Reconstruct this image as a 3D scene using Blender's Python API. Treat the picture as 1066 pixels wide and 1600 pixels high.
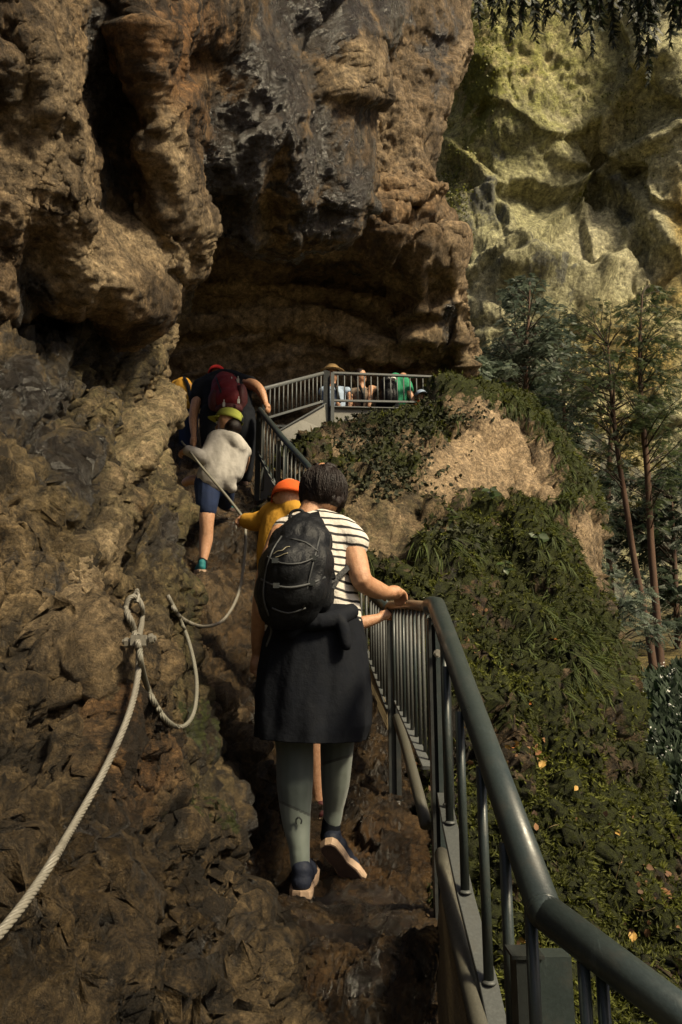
import bpy, bmesh, math, random
import numpy as np
from mathutils import Vector, Matrix, Euler

for o in list(bpy.data.objects):
    bpy.data.objects.remove(o)
scene = bpy.context.scene
COL = scene.collection
rad = math.radians

# ------------------------------------------------------------------ camera
CAM = Vector((0.0, 0.0, 1.6))
PITCH = rad(12.95)
F = 28.0 / 36.0 * 1600.0
cam_data = bpy.data.cameras.new('camera')
cam_data.lens = 28.0
cam_data.sensor_width = 36.0
cam_data.sensor_fit = 'AUTO'
cam_data.clip_start = 0.05
cam_data.clip_end = 2000
cam = bpy.data.objects.new('camera', cam_data)
cam.location = CAM
cam.rotation_euler = (math.pi / 2 + PITCH, 0, 0)
COL.objects.link(cam)
scene.camera = cam
scene.render.resolution_x = 682
scene.render.resolution_y = 1024

# ------------------------------------------------------------------ light
SUN_DIR = Vector((0.60, -0.44, 0.74)).normalized()      # towards the sun
SUN_EL = math.asin(SUN_DIR.z)
SUN_AZ = math.atan2(SUN_DIR.x, SUN_DIR.y)               # clockwise from +Y
world = bpy.data.worlds.new('World')
scene.world = world
world.use_nodes = True
wn = world.node_tree
wn.nodes.clear()
sky = wn.nodes.new('ShaderNodeTexSky')
sky.sky_type = 'NISHITA'
sky.sun_disc = False
sky.sun_elevation = SUN_EL
sky.sun_rotation = SUN_AZ
sky.air_density = 0.8
sky.dust_density = 7.0
sky.ozone_density = 0.3
bg = wn.nodes.new('ShaderNodeBackground')
bg.inputs['Strength'].default_value = 0.055
wo = wn.nodes.new('ShaderNodeOutputWorld')
wn.links.new(sky.outputs[0], bg.inputs[0])
wn.links.new(bg.outputs[0], wo.inputs[0])
sun_data = bpy.data.lights.new('sun', 'SUN')
sun_data.energy = 5.0
sun_data.angle = rad(9)
sun_data.color = (1.0, 0.85, 0.58)
sun = bpy.data.objects.new('sun', sun_data)
sun.rotation_euler = (-SUN_DIR).to_track_quat('-Z', 'Y').to_euler()
COL.objects.link(sun)
scene.view_settings.view_transform = 'Standard'
scene.view_settings.look = 'None'
scene.view_settings.gamma = 1.0
scene.view_settings.use_curve_mapping = False
scene.view_settings.exposure = 0.36

# ------------------------------------------------------------------ helpers
sp, cp = math.sin(PITCH), math.cos(PITCH)
def P(px, py, D):
    """point of the place that the photograph shows at pixel (px, py), D metres ahead"""
    b = 800.0 - py
    fwd = F * cp - b * sp
    up = F * sp + b * cp
    k = D / fwd
    return Vector(((px - 533.0) * k, D, CAM.z + up * k))
def Pn(a):
    a = np.asarray(a, float)
    b = 800.0 - a[..., 1]
    fwd = F * cp - b * sp
    up = F * sp + b * cp
    k = a[..., 2] / fwd
    return np.stack([(a[..., 0] - 533.0) * k, a[..., 2], CAM.z + up * k], -1)
def pix(v):
    y, z = v[..., 1], v[..., 2] - CAM.z
    fwd = y * cp + z * sp
    up = -y * sp + z * cp
    fwd = np.maximum(fwd, 0.05)
    return 533.0 + F * v[..., 0] / fwd, 800.0 - F * up / fwd

def make(name, verts, faces, mat=None, parent=None, smooth=True, link=True):
    me = bpy.data.meshes.new(name)
    if isinstance(verts, np.ndarray):
        verts_n = verts.astype(np.float32)
        faces_n = np.asarray(faces, np.int32)
        k = faces_n.shape[1]
        me.vertices.add(len(verts_n))
        me.vertices.foreach_set('co', verts_n.ravel())
        me.loops.add(faces_n.size)
        me.loops.foreach_set('vertex_index', faces_n.ravel())
        me.polygons.add(len(faces_n))
        me.polygons.foreach_set('loop_start', np.arange(len(faces_n), dtype=np.int32) * k)
        me.polygons.foreach_set('loop_total', np.full(len(faces_n), k, np.int32))
        me.update(calc_edges=True)
    else:
        me.from_pydata([tuple(v) for v in verts], [], faces)
        me.update()
    if smooth:
        me.polygons.foreach_set('use_smooth', np.ones(len(me.polygons), bool))
    if mat:
        me.materials.append(mat)
    o = bpy.data.objects.new(name, me)
    if link:
        COL.objects.link(o)
    if parent is not None:
        o.parent = parent
        o.matrix_parent_inverse = Matrix.Translation(-parent.location)
    return o
def thing(name, label, cat, loc=(0, 0, 0), group=None):
    o = bpy.data.objects.new(name, None)
    o.empty_display_size = 0.1
    COL.objects.link(o)
    o.location = loc
    o['label'] = label
    o['category'] = cat
    if group: o['group'] = group
    return o
def tag(o, label, cat, group=None, kind=None):
    o['label'] = label
    o['category'] = cat
    if group: o['group'] = group
    if kind: o['kind'] = kind
    return o
def struct(o):
    o['kind'] = 'structure'
    return o

class MB:
    def __init__(s): s.v = []; s.f = []
    def add(s, vs, fs):
        n = len(s.v)
        s.v += [Vector(v) for v in vs]
        s.f += [tuple(i + n for i in f) for f in fs]
        return s
    def box(s, a, b, bev=0):
        (x0, y0, z0), (x1, y1, z1) = a, b
        return s.add([(x0,y0,z0),(x1,y0,z0),(x1,y1,z0),(x0,y1,z0),(x0,y0,z1),(x1,y0,z1),(x1,y1,z1),(x0,y1,z1)],
              [(0,3,2,1),(4,5,6,7),(0,1,5,4),(1,2,6,5),(2,3,7,6),(3,0,4,7)])
    def bar(s, p, q, w, h, up=(0, 0, 1)):
        """rectangular bar from p to q, w across, h along up; small chamfer"""
        p, q = Vector(p), Vector(q)
        d = (q - p).normalized()
        x = d.cross(Vector(up))
        if x.length < 1e-4: x = d.cross(Vector((0, 1, 0)))
        x.normalize(); y = x.cross(d)
        c = min(w, h) * 0.12
        prof = [(-w/2+c,-h/2),(w/2-c,-h/2),(w/2,-h/2+c),(w/2,h/2-c),(w/2-c,h/2),(-w/2+c,h/2),(-w/2,h/2-c),(-w/2,-h/2+c)]
        vs = [o + x*a + y*b for o in (p, q) for a, b in prof]
        fs = [(i, (i+1) % 8, 8+(i+1) % 8, 8+i) for i in range(8)] + [tuple(range(7, -1, -1)), tuple(range(8, 16))]
        return s.add(vs, fs)
    def tube(s, pts, r, seg=10, cap=True, sub=1):
        pts = [Vector(p) for p in pts]
        rs = list(r) if isinstance(r, (list, tuple)) else [r] * len(pts)
        if sub > 1:
            pts, rs = crom(pts, rs, sub)
        n = len(pts)
        t0 = (pts[1] - pts[0]).normalized()
        nrm = t0.orthogonal().normalized()
        vs, fs = [], []
        for i in range(n):
            t = (pts[min(i+1, n-1)] - pts[max(i-1, 0)])
            t = t.normalized() if t.length > 1e-9 else t0
            nrm = (nrm - t * nrm.dot(t))
            nrm = nrm.normalized() if nrm.length > 1e-6 else t.orthogonal().normalized()
            b = t.cross(nrm)
            for k in range(seg):
                a = 2 * math.pi * k / seg
                vs.append(pts[i] + (nrm * math.cos(a) + b * math.sin(a)) * rs[i])
        for i in range(n - 1):
            for k in range(seg):
                k2 = (k + 1) % seg
                fs.append((i*seg+k, i*seg+k2, (i+1)*seg+k2, (i+1)*seg+k))
        if cap:
            fs.append(tuple(range(seg - 1, -1, -1)))
            fs.append(tuple((n-1)*seg + k for k in range(seg)))
        return s.add(vs, fs)
    def ball(s, c, r, seg=14, rings=9, rot=None):
        c = Vector(c)
        rx, ry, rz = r if isinstance(r, (list, tuple)) else (r, r, r)
        vs = [Vector((0, 0, rz))]
        for i in range(1, rings):
            th = math.pi * i / rings
            for k in range(seg):
                a = 2 * math.pi * k / seg
                vs.append(Vector((rx*math.sin(th)*math.cos(a), ry*math.sin(th)*math.sin(a), rz*math.cos(th))))
        vs.append(Vector((0, 0, -rz)))
        if rot is not None: vs = [rot @ v for v in vs]
        vs = [v + c for v in vs]
        fs = [(0, 1+k, 1+(k+1) % seg) for k in range(seg)]
        for i in range(rings - 2):
            for k in range(seg):
                k2 = (k+1) % seg
                fs.append((1+i*seg+k, 1+(i+1)*seg+k, 1+(i+1)*seg+k2, 1+i*seg+k2))
        L = len(vs) - 1; b = 1 + (rings-2)*seg
        fs += [(b+(k+1) % seg, b+k, L) for k in range(seg)]
        return s.add(vs, fs)
    def build(s, name, mat, parent=None, smooth=False):
        return make(name, s.v, s.f, mat, parent, smooth)
def crom(pts, rs, sub):
    n = len(pts); op, orr = [], []
    for i in range(n - 1):
        p0, p1, p2, p3 = pts[max(i-1, 0)], pts[i], pts[i+1], pts[min(i+2, n-1)]
        for j in range(sub):
            t = j / sub
            op.append(0.5*((2*p1)+(p2-p0)*t+(2*p0-5*p1+4*p2-p3)*t*t+(3*p1-p0-3*p2+p3)*t**3))
            orr.append(rs[i]*(1-t)+rs[i+1]*t)
    op.append(pts[-1]); orr.append(rs[-1])
    return op, orr

# ------------------------------------------------------------------ noise
rng = np.random.default_rng(7)
_perm = rng.permutation(256).astype(np.int32)
_g = rng.normal(size=(256, 3)); _g /= np.linalg.norm(_g, axis=1)[:, None]
_g = _g.astype(np.float32)
from concurrent.futures import ThreadPoolExecutor
_pool = ThreadPoolExecutor(4)
def _par(fn, p, seed):
    n = len(p)
    if n < 20000: return fn(p, seed)
    ch = np.array_split(p, max(4, n//16000))
    r = list(_pool.map(lambda c: fn(c, seed), ch))
    if isinstance(r[0], tuple): return tuple(np.concatenate([x[i] for x in r]) for i in range(len(r[0])))
    return np.concatenate(r)
def _gn(p, seed=0):
    p = p.astype(np.float32) + np.float32(seed * 17.31)
    i = np.floor(p).astype(np.int32); f = p - i
    i &= 255
    u = f*f*f*(f*(f*6-15)+10)
    res = []
    for dx in (0, 1):
        hx = _perm[(i[:, 0]+dx) & 255] + i[:, 1]
        for dy in (0, 1):
            hy = _perm[(hx+dy) & 255] + i[:, 2]
            for dz in (0, 1):
                g = _g[_perm[(hy+dz) & 255]]
                res.append(g[:, 0]*(f[:, 0]-dx)+g[:, 1]*(f[:, 1]-dy)+g[:, 2]*(f[:, 2]-dz))
    ux, uy, uz = u[:, 0], u[:, 1], u[:, 2]
    l = lambda a, b, t: a + (b-a)*t
    return 1.5*l(l(l(res[0], res[1], uz), l(res[2], res[3], uz), uy), l(l(res[4], res[5], uz), l(res[6], res[7], uz), uy), ux)
def gn(p, seed=0): return _par(_gn, p, seed)
def fbm(p, oc=4, gain=0.5, lac=2.03, seed=0):
    a, s, out = 1.0, 1.0, 0
    for k in range(oc):
        out = out + a*gn(p*s, seed+k); a *= gain; s *= lac
    return out
def ridged(p, oc=4, gain=0.55, lac=2.07, seed=0):
    a, s, out = 1.0, 1.0, 0
    for k in range(oc):
        out = out + a*(1-2*np.abs(gn(p*s, seed+k))); a *= gain; s *= lac
    return out/1.6
def _chip(p, seed=0):
    """chipped rock: lower envelope of tilted shallow bowls, meeting in sharp crests; also distance to cell borders"""
    p = p.astype(np.float32) + np.float32(seed*9.7)
    i = np.floor(p).astype(np.int32)
    n = len(p)
    h0 = np.full(n, 9.0, np.float32); b1 = h0.copy(); b2 = h0.copy()
    for dx in (-1, 0, 1):
        for dy in (-1, 0, 1):
            for dz in (-1, 0, 1):
                c = i + np.array((dx, dy, dz), np.int32)
                h = _perm[(_perm[(_perm[c[:, 0] & 255] + c[:, 1]) & 255] + c[:, 2]) & 255]
                d = p - (c + 0.5 + 0.42*_g[h])
                dd = (d*d).sum(1)
                ht = 0.75*(d*_g[(h*7+3) & 255]).sum(1) + 0.35*_g[(h*5+11) & 255][:, 0] + 0.8*dd
                h0 = np.minimum(h0, ht)
                b2 = np.minimum(b2, np.maximum(dd, b1)); b1 = np.minimum(b1, dd)
    return h0, np.sqrt(b2) - np.sqrt(b1)
def chip(p, seed=0): return _par(_chip, p, seed)

# ------------------------------------------------------------------ surfaces
def cr_mat(n, t):
    """Catmull-Rom weights for parameter values t in [0, n-1]"""
    W = np.zeros((len(t), n))
    for r, x in enumerate(t):
        i = min(int(x), n-2); u = x - i
        w = (-.5*u+u*u-.5*u**3, 1-2.5*u*u+1.5*u**3, .5*u+2*u*u-1.5*u**3, -.5*u*u+.5*u**3)
        for k, ww in zip((i-1, i, i+1, i+2), w):
            W[r, min(max(k, 0), n-1)] += ww
    return W
def even(w, n):
    c = np.concatenate([[0], np.cumsum(w)])
    return np.interp(np.linspace(0, c[-1], n), c, np.arange(len(c)))
def carry_on(rows):
    """world control rows, with the rock carried on to the left and behind the camera"""
    A = Pn(np.array(rows, float))
    a = A[:, :1]
    return np.concatenate([a+np.array((-1.9, -4.5, 0)), a+np.array((-.75, -1.6, 0)), A], 1)
def grid_faces(nr, nc, flip=False):
    a = (np.arange(nr-1)[:, None]*nc + np.arange(nc-1)[None]).ravel()
    q = np.stack([a, a+1, a+nc+1, a+nc], 1)
    return q[:, ::-1] if flip else q
def normals(V):
    du = np.gradient(V, axis=1); dv = np.gradient(V, axis=0)
    n = np.cross(du, dv)
    return n/(np.linalg.norm(n, axis=2)[..., None]+1e-12)
def upsample(h, nr, nc):
    r = np.linspace(0, h.shape[0]-1, nr); c = np.linspace(0, h.shape[1]-1, nc)
    r0 = np.minimum(r.astype(int), h.shape[0]-2); c0 = np.minimum(c.astype(int), h.shape[1]-2)
    fr = (r-r0)[:, None]; fc = (c-c0)[None]
    a = h[r0]*(1-fr) + h[r0+1]*fr
    return a[:, c0]*(1-fc) + a[:, c0+1]*fc
class Sheet:
    def __init__(s, rows, nr, nc, wr=None, wc=None, world=False, sign=None):
        A = np.array(rows, float)
        px = A[..., :2]
        A3 = A if world else Pn(A)
        if wr is None: wr = np.clip(np.linalg.norm(np.diff(px, axis=0), axis=2).mean(1), 25, 400)
        if wc is None: wc = np.clip(np.linalg.norm(np.diff(px, axis=1), axis=2).mean(0), 25, 400)
        Wr = cr_mat(A.shape[0], even(wr, nr)); Wc = cr_mat(A.shape[1], even(wc, nc))
        s.V = np.einsum('ia,abk,jb->ijk', Wr, A3, Wc)
        s.nr, s.nc = nr, nc
        n = normals(s.V)
        tocam = np.array(CAM) - s.V
        s.sg = sign if sign else (1.0 if (n*tocam).sum(2).mean() > 0 else -1.0)
        s.base_pix()
        s.attr = {}; s.cache = {}; s.N0 = normals(s.V)*s.sg; s.nb = 0.5
    def base_pix(s):
        s.px, s.py = pix(s.V)
    def N(s): return normals(s.V)*s.sg
    def flat(s): return s.V.reshape(-1, 3)
    def low(s, k, fn):
        """fn(points) evaluated on a k times coarser grid, brought back to full size"""
        r = np.linspace(0, s.nr-1, s.nr//k).astype(int); c = np.linspace(0, s.nc-1, s.nc//k).astype(int)
        h = fn(s.V[np.ix_(r, c)].reshape(-1, 3)).reshape(len(r), len(c))
        return upsample(h, s.nr, s.nc)
    def push(s, h):
        n = s.N()*(1-s.nb)+s.N0*s.nb
        s.V = s.V + n*np.asarray(h).reshape(s.nr, s.nc, 1)
    def wn(s, seed, sc):
        key = (seed, sc)
        if key not in s.cache: s.cache[key] = s.low(3, lambda q: gn(q*sc, seed)+0.5*gn(q*sc*2.3, seed+5)+.25*gn(q*sc*5, seed+7))
        return s.cache[key]
    def dist(s, line, warp=0, wseed=3, wsc=3.0):
        X, Y = s.px, s.py
        if warp:
            X = X + warp*s.wn(wseed, wsc); Y = Y + warp*s.wn(wseed+1, wsc)
        best = np.full(X.shape, 1e9)
        for (x0, y0), (x1, y1) in zip(line[:-1], line[1:]):
            dx, dy = x1-x0, y1-y0
            t = np.clip(((X-x0)*dx+(Y-y0)*dy)/(dx*dx+dy*dy+1e-9), 0, 1)
            best = np.minimum(best, np.hypot(X-x0-t*dx, Y-y0-t*dy))
        return best
    def line(s, line, w, h, warp=0, wseed=3, wsc=3.0):
        wl = w*s.V[..., 1]/F
        hh = np.sign(h)*np.minimum(abs(h)*1.0, 1.5*wl)
        s.push(hh*np.exp(-(s.dist(line, warp, wseed, wsc)/w)**2))
    def slabs(s, cw, ch, amp, tilt, ang=0, seed=0, soft=1.5, warp=8, wsc=1.0, mask=1.0):
        """broken slabs: cells about cw x ch pixels, each standing forward or back by up to amp metres and leaning its own way"""
        r = random.Random(seed)
        c, q = math.cos(rad(ang)), math.sin(rad(ang))
        X = s.px+warp*s.wn(seed % 5+2, wsc); Y = s.py+warp*s.wn(seed % 5+3, wsc)
        U = (X*c+Y*q)/cw; W = (-X*q+Y*c)/ch
        iu, iw = np.floor(U).astype(int), np.floor(W).astype(int)
        best = np.full(U.shape, 1e9); H = []; Dl = []
        h1 = lambda a, b, k: ((np.sin(a*127.1+b*311.7+k*74.7+seed*13.3)*43758.5453) % 1)
        for du in (-1, 0, 1):
            for dw in (-1, 0, 1):
                a, b = iu+du, iw+dw
                cu = a+.5+.75*(h1(a, b, 1)-.5); cw_ = b+.5+.75*(h1(a, b, 2)-.5)
                d = np.hypot(U-cu, W-cw_)
                H.append(amp*(h1(a, b, 3)*2-1)+tilt*((h1(a, b, 4)*2-1)*(U-cu)+(h1(a, b, 5)*2-1)*(W-cw_))); Dl.append(d)
        m = np.minimum.reduce(Dl); num = 0; den = 0
        for h, d in zip(H, Dl):
            w_ = np.exp(-(d-m)*min(cw, ch)/soft); num = num+w_*h; den = den+w_
        s.push(mask*num/den)
    def ledge(s, line, h, w, rng_, warp=0, wseed=3, wsc=3.0):
        """a step in the rock along the line: the side to the left of its direction stands proud by h"""
        X = s.px + (warp*s.wn(wseed, wsc) if warp else 0); Y = s.py + (warp*s.wn(wseed+1, wsc) if warp else 0)
        best = np.full(X.shape, 1e9); sg = np.zeros(X.shape)
        for (x0, y0), (x1, y1) in zip(line[:-1], line[1:]):
            dx, dy = x1-x0, y1-y0; L = math.hypot(dx, dy)
            t = np.clip(((X-x0)*dx+(Y-y0)*dy)/(L*L), 0, 1)
            d = np.hypot(X-x0-t*dx, Y-y0-t*dy)
            side = ((X-x0)*dy-(Y-y0)*dx)/L
            m = d < best; best = np.where(m, d, best); sg = np.where(m, np.sign(side), sg)
        sd = sg*best
        s.push(h*(0.5+0.5*np.tanh(sd/w))*np.exp(-(np.maximum(sd, 0)/rng_)**2)*np.exp(-(np.minimum(sd, 0)/(3*w))**2))
    def blob(s, cx, cy, rx, ry, ang=0, warp=0.35, seed=1, sc=2.0):
        X, Y = s.px-cx, s.py-cy
        c, q = math.cos(rad(ang)), math.sin(rad(ang))
        u = (X*c+Y*q)/rx; v = (-X*q+Y*c)/ry
        r = np.sqrt(u*u+v*v) + warp*1.15*s.wn(seed % 9, sc)
        return np.clip(1.35-r, 0, 1)**1.0
    def set(s, name, val): s.attr[name] = val
    def mx(s, name, val):
        s.attr[name] = np.maximum(s.attr.get(name, np.zeros((s.nr, s.nc))), val)
    def build(s, name, mat, parent=None):
        n = normals(s.V)
        o = make(name, s.flat(), grid_faces(s.nr, s.nc, flip=s.sg < 0), mat, parent)
        for k, v in s.attr.items():
            a = o.data.attributes.new(k, 'FLOAT', 'POINT')
            a.data.foreach_set('value', np.clip(v, 0, 1).astype(np.float32).ravel())
        return o

# ------------------------------------------------------------------ materials
def newmat(name):
    m = bpy.data.materials.new(name); m.use_nodes = True
    nt = m.node_tree; nt.nodes.clear()
    out = nt.nodes.new('ShaderNodeOutputMaterial')
    b = nt.nodes.new('ShaderNodeBsdfPrincipled')
    nt.links.new(b.outputs[0], out.inputs[0])
    return m, nt, b
class NT:
    def __init__(s, nt):
        s.nt = nt
        s.tc = nt.nodes.new('ShaderNodeTexCoord').outputs['Object']
    def link(s, a, b): s.nt.links.new(a, b)
    def map(s, sc=(1, 1, 1), rot=(0, 0, 0)):
        m = s.nt.nodes.new('ShaderNodeMapping')
        m.vector_type = 'TEXTURE'
        m.inputs['Scale'].default_value = tuple(1/a for a in sc); m.inputs['Rotation'].default_value = rot
        s.link(s.tc, m.inputs[0]); return m.outputs[0]
    def noise(s, scale, det=6, rough=0.6, vec=None, dist=0, col=False):
        n = s.nt.nodes.new('ShaderNodeTexNoise')
        n.inputs['Scale'].default_value = scale; n.inputs['Detail'].default_value = det
        n.inputs['Roughness'].default_value = rough; n.inputs['Distortion'].default_value = dist
        s.link(vec or s.tc, n.inputs['Vector']); return n.outputs[1 if col else 0]
    def vor(s, scale, vec=None, feature='F1', rnd=1):
        n = s.nt.nodes.new('ShaderNodeTexVoronoi'); n.feature = feature
        n.inputs['Scale'].default_value = scale
        s.link(vec or s.tc, n.inputs['Vector']); return n.outputs['Distance']
    def ramp(s, fac, stops):
        r = s.nt.nodes.new('ShaderNodeValToRGB')
        e = r.color_ramp.elements
        while len(e) < len(stops): e.new(0.5)
        for el, (p, c) in zip(e, stops):
            el.position = p
            el.color = (c, c, c, 1) if isinstance(c, (int, float)) else (*c, 1)
        s.link(fac, r.inputs[0]); return r.outputs[0]
    def mix(s, fac, a, b, mode='MIX'):
        m = s.nt.nodes.new('ShaderNodeMix'); m.data_type = 'RGBA'; m.blend_type = mode
        for v, i in ((fac, 0), (a, 6), (b, 7)):
            if hasattr(v, 'is_linked') or hasattr(v, 'links'): s.link(v, m.inputs[i])
            elif i == 0: m.inputs[0].default_value = v
            else: m.inputs[i].default_value = (*v, 1)
        return m.outputs[2]
    def math(s, op, a, b=0.0, clamp=False):
        m = s.nt.nodes.new('ShaderNodeMath'); m.operation = op; m.use_clamp = clamp
        for v, i in ((a, 0), (b, 1)):
            if hasattr(v, 'links'): s.link(v, m.inputs[i])
            else: m.inputs[i].default_value = v
        return m.outputs[0]
    def attr(s, name):
        a = s.nt.nodes.new('ShaderNodeAttribute'); a.attribute_name = name
        return a.outputs['Fac']
    def bump(s, h, strength, distance, normal=None):
        b = s.nt.nodes.new('ShaderNodeBump')
        b.inputs['Strength'].default_value = strength; b.inputs['Distance'].default_value = distance
        s.link(h, b.inputs['Height'])
        if normal is not None: s.link(normal, b.inputs['Normal'])
        return b.outputs[0]

def rock_material(name, k, base, dry=(0.60, 0.45, 0.265), wetc=(0.018, 0.015, 0.012), ochre=(0.34, 0.17, 0.06),
                  mossc=((0.014, 0.018, 0.003), (0.055, 0.066, 0.010)), aniso=(1, 1, .35), rough=(0.27, 0.85), bump=1.25, rot=(0, 0, 0), contrast=0.95, algc=(0.075, 0.075, 0.022)):
    """k = feature frequency (1 near rock, smaller for far cliffs)"""
    m, nt, b = newmat(name); t = NT(nt)
    st = t.map(tuple(a*k for a in aniso), rot)
    n1 = t.noise(1.6*k, 9, 0.62, dist=0.4)
    n2 = t.noise(7*k, 9, 0.68)
    n3 = t.noise(2.6, 8, 0.7, vec=st, dist=0.8)
    n4 = t.noise(38*k, 5, 0.7)
    c = t.ramp(n1, [(0.30, base[0]), (0.47, base[1]), (0.60, base[2]), (0.75, base[3])])
    c = t.mix(t.ramp(n2, [(0.42, 0), (0.64, 0.7)]), t.mix(t.ramp(n4, [(.3, .75), (.6, 0)]), c, base[0]), t.mix(0.5, c, base[3]))
    c = t.mix(t.ramp(n3, [(0.50, 0), (0.68, 0.85)]), c, base[0])
    c = t.mix(t.math('MULTIPLY', t.attr('pale'), t.ramp(n2, [(0.25, 0.45), (0.55, 1)])), c, t.mix(t.ramp(n4, [(.35, 0), (.65, 1)]), dry, tuple(x*.62 for x in dry)))
    c = t.mix(t.math('MULTIPLY', t.attr('ochre'), 0.9), c, t.mix(t.ramp(n2, [(.4, 0), (.6, 1)]), ochre, tuple(x*.5 for x in ochre)))
    # green algae film
    alg = t.math('MULTIPLY', t.attr('algae'), t.ramp(n2, [(0.36, 0), (0.58, 0.9)]))
    c = t.mix(alg, c, algc)
    wn_ = t.math('ADD', t.math('MULTIPLY', t.attr('wet'), .75), t.math('ADD', t.math('MULTIPLY', t.math('SUBTRACT', n3, 0.5), 1.6), t.math('MULTIPLY', t.math('SUBTRACT', t.noise(3.5*k, 8, .75, dist=.8), 0.5), 2.4)))
    wn_ = t.math('SUBTRACT', wn_, t.math('MULTIPLY', t.attr('pale'), .55))
    wet = t.ramp(wn_, [(0.35, 0), (0.62, 1)])
    wetcol = t.mix(t.ramp(n2, [(.45, 0), (.7, 1)]), wetc, tuple(x*3.2 for x in wetc))
    c = t.mix(t.math('MULTIPLY', wet, 0.93), c, wetcol)
    c = t.mix(t.ramp(n4, [(0.30, 0.55), (0.5, 0)]), c, tuple(x*.35 for x in base[1]))
    fl = t.noise(21*k, 9, 0.82, dist=.3)
    c = t.mix(1.0, c, t.ramp(fl, [(.36, .22), (.45, .70), (.52, 1.05), (.64, 2.0)]), 'MULTIPLY')
    dark = t.ramp(t.noise(3.4*k, 12, 0.74, vec=t.map((1, 1, .55), rot), dist=1.0), [(0.44, 0.95), (0.52, 0)])
    c = t.mix(t.math('MULTIPLY', t.math('MULTIPLY', dark, contrast), t.math('SUBTRACT', 1.0, t.math('MULTIPLY', t.attr('pale'), .6))), c, tuple(x*.35 for x in base[0]))
    c = t.mix(t.math('MULTIPLY', t.attr('darken'), .75), c, t.mix(1.0, c, (.34, .30, .25), 'MULTIPLY'))  # mask darkens and browns the colour
    mv = t.math('ADD', t.attr('moss'), t.math('MULTIPLY', t.math('SUBTRACT', n2, 0.5), 1.9))
    mf = t.ramp(mv, [(0.44, 0), (0.54, 1)])
    mc = t.mix(t.ramp(t.noise(30*k, 4, .7), [(0.35, 0), (0.68, 1)]), mossc[0], mossc[1])
    c = t.mix(mf, c, mc)
    t.link(c, b.inputs['Base Color'])
    r = t.mix(wet, (rough[1],)*3, (rough[0],)*3)
    r = t.mix(t.ramp(n2, [(0.5, 0), (0.66, 0.8)]), r, (rough[0]+.12,)*3)
    r = t.mix(t.math('MULTIPLY', t.attr('darken'), t.ramp(n1, [(.40, .85), (.56, .25)])), r, (rough[0]+.08,)*3)
    r = t.mix(mf, r, (0.95,)*3)
    t.link(r, b.inputs['Roughness'])
    h = t.math('ADD', t.math('MULTIPLY', n2, 1.0), t.math('MULTIPLY', n4, 0.35))
    h = t.math('ADD', h, t.math('ADD', t.math('MULTIPLY', t.noise(110*k, 4, 0.7), 0.14), t.math('MULTIPLY', fl, 0.9)))
    nb = t.bump(h, 0.9*bump, 0.05/k)
    nb = t.bump(t.noise(60*k, 3, 0.8), 0.0+0.35*bump, 0.01/k, nb)
    t.link(nb, b.inputs['Normal'])
    t.link(t.mix(wet, (.35,)*3, (.8,)*3), b.inputs['Specular IOR Level'])
    return m
def plain(name, col, rough=0.6, metal=0.0, var=0.25, sc=20, bumps=0.0, bsc=60, col2=None, sheen=0, vecs=None):
    m, nt, b = newmat(name); t = NT(nt)
    n = t.noise(sc, 5, 0.65, vec=t.map(vecs) if vecs else None)
    c2 = col2 or tuple(max(0, x*(1-var)) for x in col)
    c1 = tuple(min(1, x*(1+var*.6)) for x in col)
    t.link(t.mix(t.ramp(n, [(0.33, 0), (0.67, 1)]), c2, c1), b.inputs['Base Color'])
    t.link(t.ramp(n, [(0.3, max(0, rough-.1)), (0.7, min(1, rough+.1))]), b.inputs['Roughness'])
    b.inputs['Metallic'].default_value = metal
    if bumps:
        t.link(t.bump(t.noise(bsc, 5, 0.7), bumps, 0.01), b.inputs['Normal'])
    if sheen: b.inputs['Specular IOR Level'].default_value = .22
    return m
# ------------------------------------------------------------------ rock masses
TAN = [(0.055, 0.039, 0.018), (0.15, 0.105, 0.050), (0.27, 0.19, 0.095), (0.44, 0.325, 0.175)]
m_wall = rock_material('wet limestone', 1.6, TAN, rot=(rad(-32), 0, 0), aniso=(1, 1, .3))
m_over = rock_material('weathered limestone', 1.0, [(0.07, 0.046, 0.025), (0.20, 0.130, 0.068), (0.34, 0.23, 0.122), (0.50, 0.355, 0.20)])
m_cave = rock_material('banded cave rock', 0.55, [(0.10, 0.068, 0.036), (0.22, 0.15, 0.082), (0.34, 0.235, 0.13), (0.46, 0.33, 0.19)], aniso=(.35, .35, 1.6), rot=(0, .15, 0), contrast=.5, dry=(.68, .50, .30))  # pale tone raised to brighten the dim cave wall
m_path = rock_material('wet mud and rock', 1.9, [(0.040, 0.026, 0.012), (0.085, 0.056, 0.026), (0.15, 0.098, 0.046), (0.26, 0.17, 0.085)], aniso=(1, 1, 1), rough=(0.12, 0.5), wetc=(0.030, 0.020, 0.012))
m_ridge = rock_material('ridge limestone', 1.1, [(0.05, 0.038, 0.020), (0.13, 0.09, 0.046), (0.24, 0.165, 0.09), (0.38, 0.27, 0.155)], dry=(0.62, 0.45, 0.27))
m_cliff = rock_material('far cliff limestone', 0.16, [(0.22, 0.21, 0.11), (0.42, 0.40, 0.22), (0.58, 0.55, 0.32), (0.75, 0.71, 0.46)], dry=(0.85, 0.79, 0.52), ochre=(0.62, 0.42, 0.10),
                        mossc=((0.10, 0.105, 0.02), (0.24, 0.24, 0.05)), aniso=(1, 1, .5), rough=(0.8, 0.95), wetc=(0.085, 0.088, 0.070), bump=1.2, contrast=.35, algc=(0.34, 0.345, 0.075))

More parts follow.
